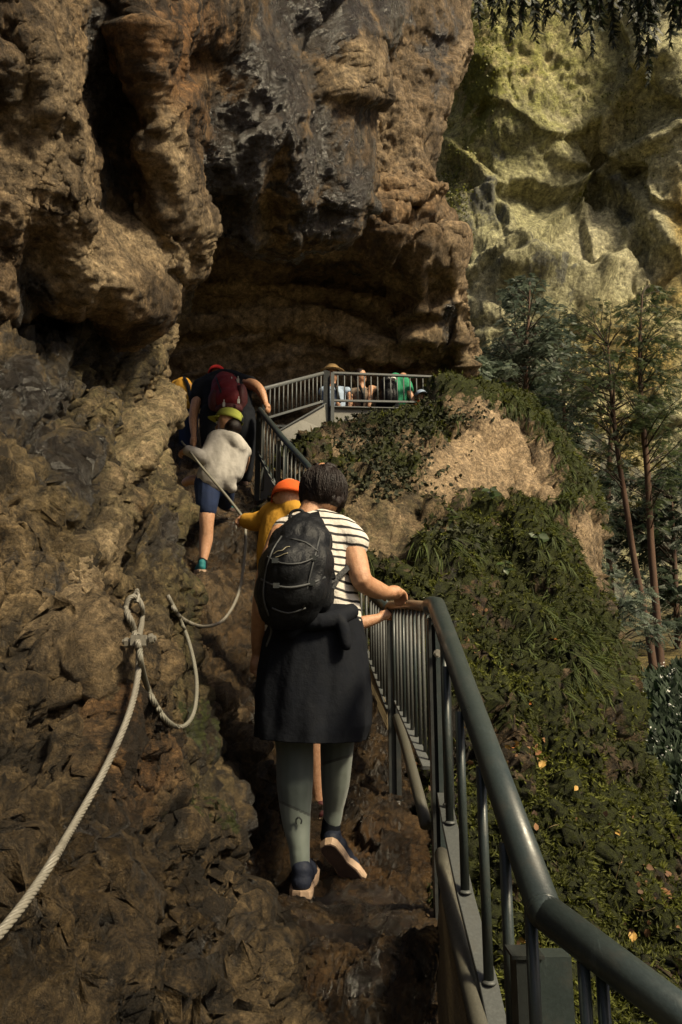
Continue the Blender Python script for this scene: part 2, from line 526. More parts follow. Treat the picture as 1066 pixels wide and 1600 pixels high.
def rough_rock(s, A, f, crack=0.5, aniso=(1, 1, 0.5), seed=0, tilt=0.0, fine=1.0, fac=1.0, mask=1.0):
    """three passes of real relief: slabs and bays, chipped ribs, grit and holes"""
    ca, sa = math.cos(tilt), math.sin(tilt)
    an = np.array(aniso)
    def rot(q): return np.stack([q[:, 0], q[:, 1]*ca+q[:, 2]*sa, -q[:, 1]*sa+q[:, 2]*ca], 1)*an
    def warp(q, fr, am, sd): return q + am*np.stack([gn(q*fr, sd), gn(q*fr, sd+1), gn(q*fr, sd+2)], 1)
    def s1(q):
        w = warp(rot(q), f*1.1, 0.22/f, seed+40)
        c, b = chip(w*f*0.7, seed)
        return 0.40*fbm(q*f*0.4, 3, seed=seed) + fac*0.60*c - crack*0.4*np.exp(-(b/0.06)**2)
    s.push(mask*A*s.low(3, s1))
    def s2(q):
        w = warp(rot(q), f*2.6, 0.10/f, seed+50)
        c, b = chip(w*f*2.1, seed+3)
        return fac*0.40*c + 0.24*ridged(w*f*1.7, 4, seed=seed+20) - crack*0.08*np.exp(-(b/0.07)**2)
    s.push(mask*A*s.low(2, s2))
    q = s.flat()
    c, b = chip(warp(rot(q), f*7, 0.04/f, seed+55)*f*5.5, seed+5)
    h3 = fine*(fac*0.13*c + 0.085*fbm(q*f*7, 5, 0.66, seed=seed+30) + .065*ridged(rot(q)*f*11, 3, 0.6, seed=seed+33))
    pit = np.clip(gn(q*f*6, seed+60)-0.40, 0, 1)
    s.push(np.sqrt(mask)*A*s.low(1, lambda q: 0.10*ridged(warp(rot(q), f*5, .05/f, seed+58)*f*4.2, 4, 0.6, seed=seed+37)))
    s.push(np.sqrt(mask)*A*(h3 - 0.40*fine*pit).reshape(s.nr, s.nc))

def gauss(d, w): return np.exp(-(d/w)**2)

# --- near wall on the left -------------------------------------------------
rows = []
for y, r in [
    (330, [(-320,2.7),(0,3.4),(120,3.8),(220,4.6),(295,5.6),(312,6.6),(300,8.0)]),
    (420, [(-320,2.5),(0,3.25),(120,3.6),(215,4.4),(288,5.4),(302,6.3),(295,7.6)]),
    (500, [(-320,2.2),(0,2.95),(120,3.3),(205,3.95),(250,5.0),(262,5.8),(245,7.2)]),
    (600, [(-320,2.0),(0,2.6),(110,2.9),(185,3.5),(222,4.4),(234,5.0),(216,6.5)]),
    (700, [(-320,1.9),(0,2.4),(110,2.7),(188,3.2),(238,4.15),(250,4.7),(232,6.2)]),
    (800, [(-320,1.8),(0,2.2),(100,2.5),(180,2.9),(240,3.6),(250,4.2),(232,5.5)]),
    (930, [(-320,1.6),(0,2.0),(100,2.25),(188,2.45),(238,2.85),(252,3.4),(240,4.6)]),
    (1100,[(-320,1.4),(0,1.75),(110,1.95),(205,2.2),(262,2.6),(278,3.1),(275,4.0)]),
    (1250,[(-320,1.25),(0,1.55),(120,1.75),(225,2.05),(296,2.4),(322,2.9),(335,3.5)]),
    (1380,[(-320,1.1),(0,1.4),(130,1.6),(250,1.95),(345,2.4),(390,2.9),(415,3.5)]),
    (1500,[(-320,1.0),(0,1.25),(150,1.5),(280,1.8),(385,2.1),(430,2.6),(470,3.2)]),
    (1700,[(-320,1.0),(0,1.2),(150,1.3),(290,1.5),(430,1.7),(500,2.0),(600,2.6)])]:
    rows.append([(px, y, D) for px, D in r])
s = Sheet(carry_on(rows), 540, 330, wr=[90, 80, 100, 100, 100, 130, 170, 150, 130, 120, 150], wc=[50, 110, 230, 110, 95, 70, 30, 40], world=True)
# broad ribs that run from upper right to lower left, and the bays between them
for line, w, h in [
    ([(300,440),(292,520),(276,640),(284,720),(262,800)], 20, .16),
    ([(282,560),(215,670),(165,770),(120,880),(95,1010),(60,1120)], 22, .13),
    ([(238,640),(180,720),(120,800),(85,900)], 13, .07),
    ([(250,800),(225,900),(215,960),(195,1060),(120,1180),(60,1300)], 20, .07),
    ([(200,560),(120,700),(60,800)], 18, .06),
    ([(268,930),(285,1040),(300,1150),(345,1260),(430,1370)], 24, .10),
    ([(80,1120),(150,1260),(170,1420),(200,1560)], 26, .08),
    ([(250,1180),(300,1320),(380,1450)], 20, .05)]:
    s.line(line, w, h, 16, 3, 2.2)
for line, w, h in [
    ([(250,680),(215,740),(190,800)], 12, -.10), ([(262,850),(225,865),(175,870)], 9, -.08),
    ([(150,560),(90,640),(40,700),(0,760)], 40, -.14), ([(175,910),(155,1000),(165,1060)], 14, -.09),
    ([(235,960),(245,1080),(262,1180)], 12, -.08), ([(170,1250),(205,1330),(235,1400)], 18, -.08),
    ([(70,930),(20,1000)], 18, -.06), ([(310,1200),(350,1290),(420,1390)], 13, -.07), ([(262,620),(250,700),(238,760)], 7, -.07),
    ([(0,1130),(60,1210),(80,1330),(70,1500)], 20, -.07)]:
    s.line(line, w, h, 14, 7, 2.4)
d = s.dist([(-200,495),(60,500),(150,480),(300,440)], 12); s.push(-.16*gauss(d, 18))
s.slabs(60, 170, .028, .055, ang=28, seed=3, warp=10, wsc=2.2, soft=1.8)
q = s.flat(); w_ = q+.05*np.stack([gn(q*4, 71), gn(q*4, 72), gn(q*4, 73)], 1)
dg_ = np.stack([w_[:, 0]*3, (w_[:, 1]*.86-w_[:, 2]*.50)*6.5, (w_[:, 1]*.50+w_[:, 2]*.86)*1.3], 1); vt_ = np.stack([w_[:, 0]*3, w_[:, 1]*7, w_[:, 2]*1.2], 1)
up_ = np.clip((1120-s.py)/160, 0, 1).ravel()
s.push((.060*up_*ridged(dg_, 2, .5, seed=75)+.045*(1-up_)*ridged(vt_, 3, .55, seed=76))*np.clip((300-s.px)/50+np.clip((s.py-1150)/100, 0, 3), .15, 1).ravel())
rough_rock(s, 0.24, 3.0, aniso=(1, .85, .30), seed=1, tilt=rad(-32), fine=1.0, mask=np.clip(.45+.55*np.clip((285-s.px+np.clip(s.py-1100, 0, 500)*.5)/120, 0, 1), 0, 1))
s.V[..., 0] -= .15*np.exp(-((s.py-1395)/75)**2)*np.clip((s.px-330)/60, 0, 1)
s.V[..., 0] -= .09*np.exp(-((s.py-860)/60)**2)*np.clip((s.px-200)/60, 0, 1)
s.V[..., 0] -= .15*np.exp(-((s.py-620)/55)**2)*np.clip((s.px-200)/60, 0, 1)
for b in [(70,640,110,130,-30,1), (30,520,120,50,0,1), (40,800,70,60,-20,.8), (20,930,45,90,0,.7), (235,870,45,60,0,.6), (200,760,20,50,30,.5),
          (290,1200,28,100,-15,.55), (200,1350,30,90,-20,.8), (350,1310,25,90,-35,.9), (235,1060,18,100,0,.5), (60,1380,40,90,0,.4), (150,1180,40,40,0,.5), (150,520,70,50,20,.9), (330,1500,80,60,0,.4)]:
    s.mx('wet', b[5]*s.blob(*b[:5], seed=11, sc=4))
for b in [(262,600,36,170,4,1), (180,720,44,150,32,1), (230,500,60,60,0,.6), (95,950,28,140,28,1), (60,1090,50,60,0,.6), (252,470,12,60,0,.6), (225,640,18,70,35,.7), (195,1010,28,45,20,.6), (120,660,30,60,25,.5)]:
    s.mx('pale', b[5]*s.blob(*b[:5], seed=17, sc=5))
s.mx('ochre', s.blob(185,812,24,36,20,.2, seed=4)); s.mx('ochre', .7*s.blob(135,1230,60,90,0,seed=8)); s.mx('ochre', .6*s.blob(150,1000,40,60,0,seed=9))
s.mx('algae', .9*s.blob(275,900,60,420,0,seed=21)); s.mx('algae', .7*s.blob(150,700,150,200,0,seed=22))
s.mx('moss', .75*s.blob(283,1175,20,85,-8,seed=23)); s.mx('moss', .6*s.blob(215,1290,22,50,-25,seed=24)); s.mx('moss', .45*s.blob(262,960,14,60,0,seed=25)); s.mx('moss', .5*s.blob(300,1290,26,50,-30,seed=26))
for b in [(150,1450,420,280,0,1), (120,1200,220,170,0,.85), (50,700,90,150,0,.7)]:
    s.mx('darken', b[5]*s.blob(*b[:5], seed=71, sc=1.5))  # darker, smoother rock, mostly towards the foot of the wall
wall = struct(s.build('rock_wall', m_wall)); S_wall = s
wall['label'] = 'wet limestone wall with pale diagonal ribs on the left'; 

# --- overhang above it -----------------------------------------------------
rows = [
 [(-320,-260,1.6),(0,-260,2.0),(130,-260,2.3),(190,-260,2.7),(240,-260,2.5),(330,-260,3.3),(430,-260,3.7),(530,-260,4.0),(600,-260,4.6),(640,-260,5.8)],
 [(-320,0,1.8),(0,0,2.2),(120,0,2.5),(180,0,2.8),(225,0,2.65),(320,0,3.6),(420,0,4.0),(500,0,4.3),(575,0,4.9),(600,0,6.2)],
 [(-320,150,1.9),(0,150,2.3),(120,150,2.6),(190,150,2.92),(245,150,2.8),(320,150,3.7),(420,150,4.15),(480,150,4.3),(535,150,4.8),(552,150,6.2)],
 [(-320,300,2.0),(0,300,2.4),(120,300,2.65),(200,300,3.1),(266,300,3.1),(320,300,4.0),(420,300,4.4),(480,300,4.6),(540,290,5.0),(556,290,6.4)],
 [(-320,400,2.1),(0,400,2.5),(120,400,2.75),(215,385,3.15),(284,380,3.5),(330,350,4.3),(400,345,4.6),(470,340,4.8),(538,330,5.2),(552,330,6.6)],
 [(-320,480,2.15),(0,478,2.6),(120,474,2.9),(212,462,3.35),(296,425,3.8),(335,400,4.5),(400,388,4.8),(465,382,5.0),(528,372,5.4),(545,368,6.8)],
 [(-320,505,2.5),(0,500,2.9),(120,492,3.2),(215,478,3.7),(305,440,4.3),(340,412,5.1),(400,398,5.5),(460,390,5.7),(520,380,6.1),(535,378,7.4)],
 [(-320,500,3.4),(0,495,3.9),(120,488,4.2),(220,470,4.8),(310,435,5.6),(345,412,6.6),(400,402,7.2),(455,396,7.6),(510,388,8.0),(525,384,8.8)]]
s = Sheet(carry_on(rows), 360, 440, wr=[260, 150, 150, 100, 70, 30, 40], wc=[50, 110, 250, 115, 75, 70, 60, 85, 70, 65, 35], world=True)
for line, w, h in [
    ([(175,-20),(215,60),(250,180),(268,280),(285,360),(290,420)], 16, .30),
    ([(530,0),(545,140),(548,280),(535,350)], 22, .18), ([(400,-50),(400,80),(440,220)], 45, .10),
    ([(20,100),(60,220),(40,330)], 50, .12), ([(90,330),(110,430),(190,460)], 40, .16), ([(590,10),(560,90),(540,140)], 20, .15),
    ([(235,330),(240,430)], 30, .10)]:
    s.line(line, w, h, 14, 3, 1.6)
for line, w, h in [
    ([(120,-20),(150,120),(185,230),(215,320)], 34, -.06), ([(330,100),(345,220),(352,340),(350,400)], 34, -.42),
    ([(0,300),(60,315),(140,318),(230,330)], 7, -.10), ([(60,330),(50,420),(60,490)], 26, -.20), ([(155,270),(165,330),(150,400)], 9, -.10),
    ([(280,70),(292,120)], 16, -.22), ([(470,40),(500,160),(510,300)], 16, -.16), ([(420,250),(430,360)], 20, -.2), ([(0,60),(30,160)], 20, -.1),
    ([(560,-40),(500,60),(470,120)], 14, -.15), ([(380,330),(385,385)], 10, -.2)]:
    s.line(line, w, h, 14, 9, 1.8)
s.slabs(120, 220, .025, .09, ang=-12, seed=7, warp=12, wsc=1.5, soft=1.6)
s.slabs(40, 90, .006, .016, ang=-15, seed=8, warp=5, wsc=2.5, soft=1.2)
rough_rock(s, 0.12, 2.2, aniso=(1, .8, .5), seed=6, tilt=rad(12), fine=1.0, fac=1.15)
for b in [(160,120,36,190,-14,1), (360,330,60,110,0,1.3), (400,180,60,180,5,1.1), (475,230,70,190,-6,1.35), (500,30,90,80,0,1.2), (60,440,60,70,0,1), (20,220,30,60,0,.5), (190,270,30,60,0,.8),
          (590,20,50,50,0,.8), (545,300,14,70,0,.7), (230,440,60,30,0,.5), (285,110,12,12,0,.9), (60,0,60,40,0,.3)]:
    s.mx('wet', b[5]*s.blob(*b[:5], seed=31, sc=2.4))
for b in [(60,180,80,200,0,.8), (115,420,60,60,0,1), (255,250,16,150,-10,1), (225,380,70,70,0,.9), (530,110,22,60,20,.8), (160,370,50,40,0,.6), (440,340,30,40,0,.4)]:
    s.mx('pale', b[5]*s.blob(*b[:5], seed=37, sc=3))
s.mx('ochre', 1.0*s.blob(275,90,70,110,-10,seed=41)); s.mx('ochre', .6*s.blob(330,200,50,90,0,seed=42)); s.mx('algae', .5*s.blob(370,380,120,40,0,seed=43))
over = struct(s.build('rock_overhang', m_over)); over['label'] = 'dark streaked rock overhang hanging over the path'

# --- buttress and the cave wall behind the platform -------------------------
rows = [
 [(300,-260,8.4),(430,-260,8.5),(540,-260,8.7),(630,-260,9.2),(700,-260,9.9),(745,-260,11.0),(760,-260,12.0),(750,-260,14)],
 [(300,0,8.5),(430,0,8.6),(540,0,8.8),(620,0,9.2),(680,0,9.7),(715,0,10.4),(737,0,11.4),(730,0,14)],
 [(300,100,8.6),(430,100,8.7),(540,100,8.9),(610,100,9.3),(655,100,9.7),(690,100,10.2),(712,100,11.0),(705,100,14)],
 [(300,200,8.8),(430,200,8.9),(540,200,9.1),(600,200,9.4),(640,200,9.7),(668,200,10.1),(686,200,10.9),(680,200,14)],
 [(240,285,9.0),(430,285,9.1),(540,285,9.3),(600,290,9.5),(635,290,9.8),(655,290,10.1),(666,288,10.6),(664,288,14)],
 [(225,350,9.5),(430,355,9.4),(540,360,9.5),(600,365,9.6),(645,365,9.8),(675,365,10.1),(695,362,10.6),(690,362,14)],
 [(215,395,9.9),(430,392,9.7),(540,386,9.7),(600,392,9.8),(652,412,9.9),(694,415,10.1),(712,412,10.6),(708,412,14)],
 [(200,418,10.4),(430,412,10.2),(540,410,10.2),(600,420,10.2),(655,462,10.4),(700,466,10.5),(723,460,10.9),(718,455,14)],
 [(190,436,11.0),(430,438,10.9),(540,440,10.9),(610,462,10.9),(655,510,10.8),(698,520,10.8),(728,508,11.0),(722,500,14)],
 [(180,505,11.1),(430,510,11.1),(540,515,11.1),(610,530,11.1),(655,545,11.1),(690,556,11.1),(730,545,11.15),(732,540,14)],
 [(180,560,11.3),(420,565,11.25),(540,570,11.3),(620,575,11.3),(665,580,11.3),(700,585,11.3),(735,580,11.3),(742,575,14)],
 [(180,720,11.6),(420,720,11.5),(540,720,11.5),(620,720,11.5),(670,720,11.5),(700,720,11.5),(735,720,11.5),(770,720,14)]]
s = Sheet(rows, 400, 350)
for line, w, h in [
    ([(540,140),(600,60),(640,-20)], 16, .35), ([(655,100),(640,200),(650,300),(655,420),(664,470)], 9, .30), ([(600,150),(640,280)], 14, .15),
    ([(560,300),(640,300)], 14, .25), ([(560,340),(640,345)], 8, .2), ([(310,440),(420,470),(560,520),(660,560)], 10, .25), ([(320,520),(450,500),(600,540)], 6, .15)]:
    s.line(line, w, h, 8, 3, .8)
for line, w, h in [
    ([(575,120),(592,210),(605,280)], 3.5, -.35), ([(560,318),(600,322),(650,320)], 4, -.25), ([(640,-20),(615,90)], 4, -.3), ([(695,60),(670,180),(650,250)], 6, -.2),
    ([(400,470),(520,480),(650,540)], 5, -.35), ([(330,500),(420,520),(500,560)], 4, -.25), ([(420,430),(520,440),(620,490)], 5, -.3), ([(670,430),(700,440)], 5, -.25), ([(650,370),(700,385)], 7, -.3)]:
    s.line(line, w, h, 7, 9, .9)
for line, h, w, r_ in [([(300,470),(420,462),(520,470),(650,520)], .25, 4, 30), ([(310,520),(420,505),(520,520),(640,560)], .22, 4, 24), ([(640,300),(600,312),(550,308)], .3, 4, 50), ([(700,372),(650,366),(600,352)], .3, 4, 40)]:
    s.ledge(line, h, w, r_, 7, 9, .9)
# beds: thin shelves in the back wall that dip to the right
q = s.flat(); z = q[:, 2] - 0.18*q[:, 0] + 0.35*fbm(q*.5, 3, seed=70)
band = np.abs(((z*2.3) % 1)-.5)*2
msk = np.clip((s.py-400)/80, 0.12, 1).ravel()
s.push(msk*0.16*(band**3) + msk*.08*gn(np.stack([q[:, 0]*.6, q[:, 1]*.6, z*5], 1), 72))
s.slabs(60, 170, .06, .15, ang=8, seed=11, warp=9, wsc=.7, soft=1.4, mask=np.where(s.py > 420, .35, 1))
s.slabs(36, 60, .025, .05, ang=15, seed=12, warp=6, wsc=1.2, soft=1.3)
rough_rock(s, 0.19, 1.4, aniso=(.8, .8, .9), seed=12, fine=1.0)
for b in [(560,420,150,20,6,.5), (700,520,22,70,0,1), (640,560,60,22,0,.9), (690,590,40,40,0,1), (690,60,28,120,15,.6), (600,30,40,60,0,.5), (640,480,50,24,0,.6), (650,430,8,60,0,.4), (370,440,60,60,0,.6), (580,400,60,14,0,.4)]:
    s.mx('wet', b[5]*s.blob(*b[:5], seed=51, sc=1.0))
for b in [(600,230,60,120,0,.35), (560,110,24,70,20,.6), (685,430,30,60,-25,.35), (600,320,70,30,0,.4), (480,385,90,10,0,.8), (702,150,10,140,12,.8), (700,420,10,120,-20,.9)]:
    s.mx('pale', b[5]*s.blob(*b[:5], seed=57, sc=1.2))
s.mx('pale', 1.0*s.blob(470,520,230,90,8,seed=58,sc=.8)); s.mx('ochre', .5*s.blob(600,580,60,20,0,seed=61)); s.mx('algae', .5*s.blob(700,560,30,60,0,seed=62)); s.mx('ochre', .35*s.blob(600,330,110,60,0,seed=63))  # cave wall lightened in colour to make up for the light it lacks
butt = struct(s.build('rock_buttress', m_cave)); butt['label'] = 'tan rock buttress with layered cave wall behind the platform'

# --- path --------------------------------------------------------------------
rows = [
 [(-100,1800,1.4),(350,1800,1.5),(520,1800,1.6),(660,1810,1.6),(690,1900,1.62),(730,2400,1.65)],
 [(150,1620,1.9),(400,1620,2.05),(530,1620,2.1),(676,1625,2.15),(700,1720,2.2),(715,2050,2.25)],
 [(250,1500,2.3),(420,1500,2.4),(540,1500,2.45),(660,1500,2.5),(682,1580,2.55),(700,1850,2.6)],
 [(300,1415,2.75),(430,1428,2.85),(540,1432,2.9),(650,1430,2.95),(672,1480,3.0),(690,1750,3.1)],
 [(320,1365,3.1),(430,1396,3.15),(530,1402,3.2),(640,1390,3.3),(662,1440,3.4),(680,1650,3.5)],
 [(290,1230,3.2),(400,1250,3.42),(500,1312,3.5),(630,1300,3.6),(652,1370,3.7),(665,1560,3.8)],
 [(265,1100,3.4),(380,1120,3.7),(500,1180,3.9),(618,1190,4.0),(640,1260,4.1),(650,1450,4.2)],
 [(240,1000,3.9),(370,1010,4.25),(480,1080,4.35),(600,1100,4.45),(622,1160,4.5),(635,1350,4.6)],
 [(235,930,5.0),(330,942,5.4),(420,965,5.6),(545,1000,5.4),(580,1060,5.4),(600,1200,5.4)],
 [(235,905,6.0),(330,916,6.2),(400,890,6.4),(460,900,6.5),(500,930,6.5),(540,1050,6.5)],
 [(240,800,6.4),(330,810,6.7),(390,815,6.9),(440,820,7.0),(465,850,7.0),(490,960,7.0)],
 [(240,750,7.0),(320,758,7.3),(380,765,7.5),(420,768,7.6),(440,800,7.6),(470,900,7.6)],
 [(240,690,7.8),(300,700,8.1),(350,705,8.3),(400,705,8.5),(425,740,8.5),(460,850,8.5)],
 [(240,640,8.6),(300,650,9.0),(350,655,9.3),(400,660,9.6),(430,700,9.6),(470,800,9.6)],
 [(200,620,11.4),(300,640,11.4),(350,650,11.4),(420,660,11.4),(470,700,11.4),(520,760,11.4)]]
s = Sheet(rows, 460, 220)
for line, w, h in [([(300,1040),(330,1130),(390,1260),(400,1340)], 26, .16), ([(290,960),(360,930),(400,940)], 24, .12), ([(270,880),(340,895),(400,880)], 16, .08), ([(480,1540),(560,1560),(650,1540)], 30, .06), ([(560,1240),(610,1330)], 24, .06)]:
    s.line(line, w, h, 14, 3, 2)
for line, w, h in [([(330,1160),(360,1290),(430,1390)], 22, -.14), ([(300,1000),(350,1090)], 12, -.08), ([(420,1480),(560,1490),(640,1470)], 20, -.04), ([(270,830),(340,840),(410,830)], 12, -.1), ([(350,980),(400,1080),(420,1150)], 14, -.1)]:
    s.line(line, w, h, 12, 5, 2)
for y_, h_ in ((1560, .05), (1490, .05), (1262, .04), (1205, .05), (1120, .07), (1040, .06), (950, .07), (850, .05), (775, .06)): s.ledge([(700, y_-12), (560, y_+6), (430, y_-6), (300, y_+10), (200, y_)], -h_, 3, 60, 16, 5, 2.2)
mk = 1-.85*np.maximum.reduce([np.exp(-((s.px-x)/rx)**2-((s.py-y)/ry)**2) for x, y, rx, ry in ((480, 1400, 80, 60), (500, 1285, 50, 50), (320, 885, 40, 30), (350, 790, 40, 30), (560, 1400, 90, 60), (530, 1455, 170, 42))])
rough_rock(s, 0.17, 3.0, aniso=(1, 1, 1), seed=15, fine=1.2, mask=mk)
# trodden mud between the stones is smoother and wet
for b in [(350,1300,26,120,-25,1), (560,1420,150,30,0,.95), (500,1480,180,45,0,.9), (300,1010,18,50,0,.6), (350,800,100,60,0,.55), (600,1440,60,60,0,.5), (380,1110,26,60,-30,.7), (590,1560,80,30,0,.5)]:
    s.mx('wet', b[5]*s.blob(*b[:5], seed=81, sc=3))
for b in [(330,1120,26,80,-25,.5), (370,1200,20,60,-25,.4), (340,950,50,24,10,.25)]:
    s.mx('pale', b[5]*s.blob(*b[:5], seed=83, sc=3))
s.mx('ochre', .35*s.blob(560,1340,90,60,0,seed=84)); s.mx('ochre', .3*s.blob(400,1560,160,60,0,seed=85)); s.mx('moss', .35*s.blob(290,1080,14,60,0,seed=86))
s.set('darken', np.clip(.75+.5*s.wn(4, 1.2), .2, 1))  # whole path darkened, uneven by noise
path = struct(s.build('path', m_path)); path['label'] = 'steep muddy path of wet brown rock'; S_path = s

# --- mossy ridge on the right --------------------------------------------------
rows = [
 [(380,790,9.0),(430,760,9.5),(480,735,10.5),(560,715,12),(650,690,13.5),(760,670,14.5),(850,700,14.5),(920,830,13),(935,1000,11),(985,1250,9),(1120,1490,8)],
 [(400,780,8.0),(440,750,7.9),(480,698,8.3),(550,676,9.5),(650,651,10.6),(768,616,11),(845,655,10.8),(922,800,9.8),(925,975,8),(955,1190,6),(1090,1450,5)],
 [(400,830,7.4),(440,790,7.2),(500,742,7.3),(570,720,8),(660,696,9),(745,672,9.6),(805,715,9.7),(872,820,8.8),(885,960,7.3),(922,1180,5.5),(1050,1450,4.6)],
 [(410,890,6.8),(450,850,6.5),(520,820,6.5),(590,798,6.8),(660,798,7.3),(725,800,8),(775,850,8),(832,930,7.3),(880,1050,6.2),(960,1220,5),(1120,1450,4.2)],
 [(430,1000,6.2),(480,960,5.8),(540,925,5.7),(600,900,5.9),(660,915,6.0),(710,950,6),(752,1000,6),(802,1080,5.4),(850,1170,4.8),(930,1300,4.3),(1110,1500,3.8)],
 [(460,1130,5.6),(520,1070,5.1),(570,1045,5.0),(620,1040,5.1),(670,1060,5.0),(710,1085,4.9),(750,1130,4.8),(792,1200,4.5),(842,1290,4.1),(920,1400,3.8),(1110,1560,3.4)],
 [(560,1350,4.6),(590,1260,4.5),(625,1200,4.5),(660,1195,4.4),(690,1190,4.2),(720,1215,4.0),(760,1280,3.8),(800,1360,3.6),(850,1450,3.4),(930,1550,3.2),(1110,1660,3.0)],
 [(610,1600,4.0),(640,1500,3.9),(665,1440,3.8),(690,1440,3.7),(720,1440,3.5),(750,1470,3.4),(790,1530,3.3),(830,1580,3.15),(880,1640,3.05),(950,1720,2.9),(1120,1800,2.7)],
 [(620,2050,3.3),(640,1950,3.2),(660,1850,3.1),(690,1850,3),(720,1800,3),(760,1800,2.9),(800,1800,2.85),(850,1850,2.8),(900,1900,2.7),(970,1950,2.6),(1150,2000,2.5)]]
s = Sheet(rows, 420, 430)
for line, w, h in [
    ([(700,640),(790,690),(850,760),(890,850)], 22, .30), ([(760,800),(820,860),(880,960),(950,1060),(1010,1180)], 22, .28),
    ([(560,790),(640,830),(660,900)], 26, .25), ([(690,900),(780,960),(850,1040),(900,1120)], 24, .15), ([(700,1160),(800,1200),(900,1230),(1000,1230)], 22, .14),
    ([(840,1100),(850,1180)], 16, .15), ([(930,1090),(960,1160)], 14, .18)]:
    s.line(line, w, h, 16, 3, .9)
for line, w, h in [
    ([(560,780),(640,780),(720,840),(790,900),(830,960)], 16, -.30), ([(700,1130),(790,1150),(860,1190),(940,1190)], 14, -.22), ([(880,850),(905,900)], 12, -.2),
    ([(660,860),(680,940),(690,1000)], 14, -.25), ([(800,700),(850,800),(860,850)], 10, -.15), ([(900,1100),(915,1180)], 8, -.18), ([(730,740),(740,790)], 7, -.12)]:
    s.line(line, w, h, 14, 9, 1.1)
rough_rock(s, 0.20, 1.5, aniso=(1, 1, .55), seed=22, tilt=rad(15), fine=1.1)
# bare rock patches, moss elsewhere
bare = np.zeros((s.nr, s.nc))
for b in [(760,725,66,66,30,1.3), (700,745,52,50,0,.9), (820,765,24,56,-25,1.2), (655,715,30,30,0,.35), (905,840,26,34,-10,1.0), (590,850,50,70,-25,.85), (540,700,50,20,0,.5), (640,800,50,14,10,.4),
          (855,1130,12,60,0,.8), (945,1170,12,40,0,.5), (930,870,20,40,0,.7), (620,1000,50,50,0,.7), (925,1000,10,60,0,.5)]:
    bare = np.maximum(bare, b[5]*s.blob(*b[:5], seed=91, sc=1.6))
s.set('pale', np.clip(bare, 0, 1)*np.clip(1.25-0.0*s.px, 0, 1))
nz = s.N()[..., 2]
mo = 0.62 + 0.30*nz + 0.55*fbm(s.flat()*1.3, 4, .6, seed=95).reshape(s.px.shape) - 1.1*bare
mo = np.where(s.px < 640, mo-0.28, mo)
mo = np.clip(mo, 0, 1)
s.set('moss', mo)
s.mx('wet', .55*s.blob(600,1150,80,200,0,seed=96)); s.mx('wet', .6*s.blob(680,1000,30,90,0,seed=97)); s.mx('algae', .8*s.blob(590,860,80,130,0,seed=98))
s.mx('ochre', .5*s.blob(700,990,40,60,0,seed=99))
s.set('darken', np.clip((s.py-820)/300, 0, .7)+.2*s.wn(4, 1.0))  # darker towards the bottom of the ridge
q = s.flat(); s.push((mo > .35)*(.10*(1-2*np.abs(gn(q*2.6, 87))).reshape(s.px.shape)+.055*(1-2*np.abs(gn(q*5.2, 88))).reshape(s.px.shape)+.026*(1-2*np.abs(gn(q*11, 89))).reshape(s.px.shape)))
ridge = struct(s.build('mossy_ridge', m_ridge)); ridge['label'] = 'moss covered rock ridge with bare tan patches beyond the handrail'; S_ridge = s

# --- ground below the trees and the gorge floor -----------------------------------
m_ground = rock_material('gorge ground', 0.5, [(0.05, 0.045, 0.018), (0.10, 0.085, 0.035), (0.19, 0.155, 0.07), (0.30, 0.25, 0.13)], dry=(.40, .34, .18), ochre=(.32, .24, .07), mossc=((0.03, 0.04, 0.01), (0.07, 0.09, 0.02)), aniso=(1, 1, 1), rough=(.7, .95))
rows = [
 [(560,930,44),(700,930,44),(850,930,44),(950,930,44),(1030,930,44),(1120,930,44),(1300,930,44),(1700,930,44)],
 [(560,985,34),(700,985,34),(850,985,33),(950,985,32),(1030,985,32),(1120,980,32),(1300,975,32),(1700,970,32)],
 [(560,1040,24),(700,1040,24),(850,1030,24),(950,1020,24),(1030,1015,24),(1120,1010,24),(1300,1000,24),(1700,980,24)],
 [(560,1090,18),(700,1090,18),(850,1080,18),(950,1070,18),(1030,1066,18),(1120,1060,18),(1300,1050,18),(1700,1040,18)],
 [(560,1220,12),(700,1220,12),(850,1200,12),(950,1160,12),(1010,1110,12.5),(1120,1090,13),(1300,1080,13),(1700,1070,13)],
 [(560,1500,8),(700,1500,8),(850,1400,8),(960,1300,8),(1030,1230,8.6),(1140,1190,9),(1300,1180,9),(1700,1180,9)],
 [(560,2000,5),(700,2000,5),(850,1900,5),(960,1700,5),(1050,1500,5.5),(1200,1450,6),(1400,1450,6),(1700,1450,6)],
 [(560,3200,3),(700,3200,3),(850,3200,3),(1000,3000,3),(1200,2800,3),(1500,2600,3),(1800,2400,3),(2600,2400,3)]]
s = Sheet(rows, 160, 140)
rough_rock(s, 0.22, 0.9, aniso=(1, 1, 1), seed=33, fine=.8)
s.mx('ochre', .8*s.blob(1010,1035,110,30,0,seed=101)); s.mx('moss', .8*s.blob(1000,1230,160,160,0,seed=102)); s.mx('pale', .4*s.blob(960,1025,60,20,0,seed=103))
bank = struct(s.build('slope_ground', m_ground)); bank['label'] = 'ochre ground sloping up beneath the two thin trees'
gp = [(-600, -600, -14), (600, -600, -14), (600, 600, -14), (-600, 600, -14)]
struct(make('ground', gp, [(0, 1, 2, 3)], m_ground, smooth=False))

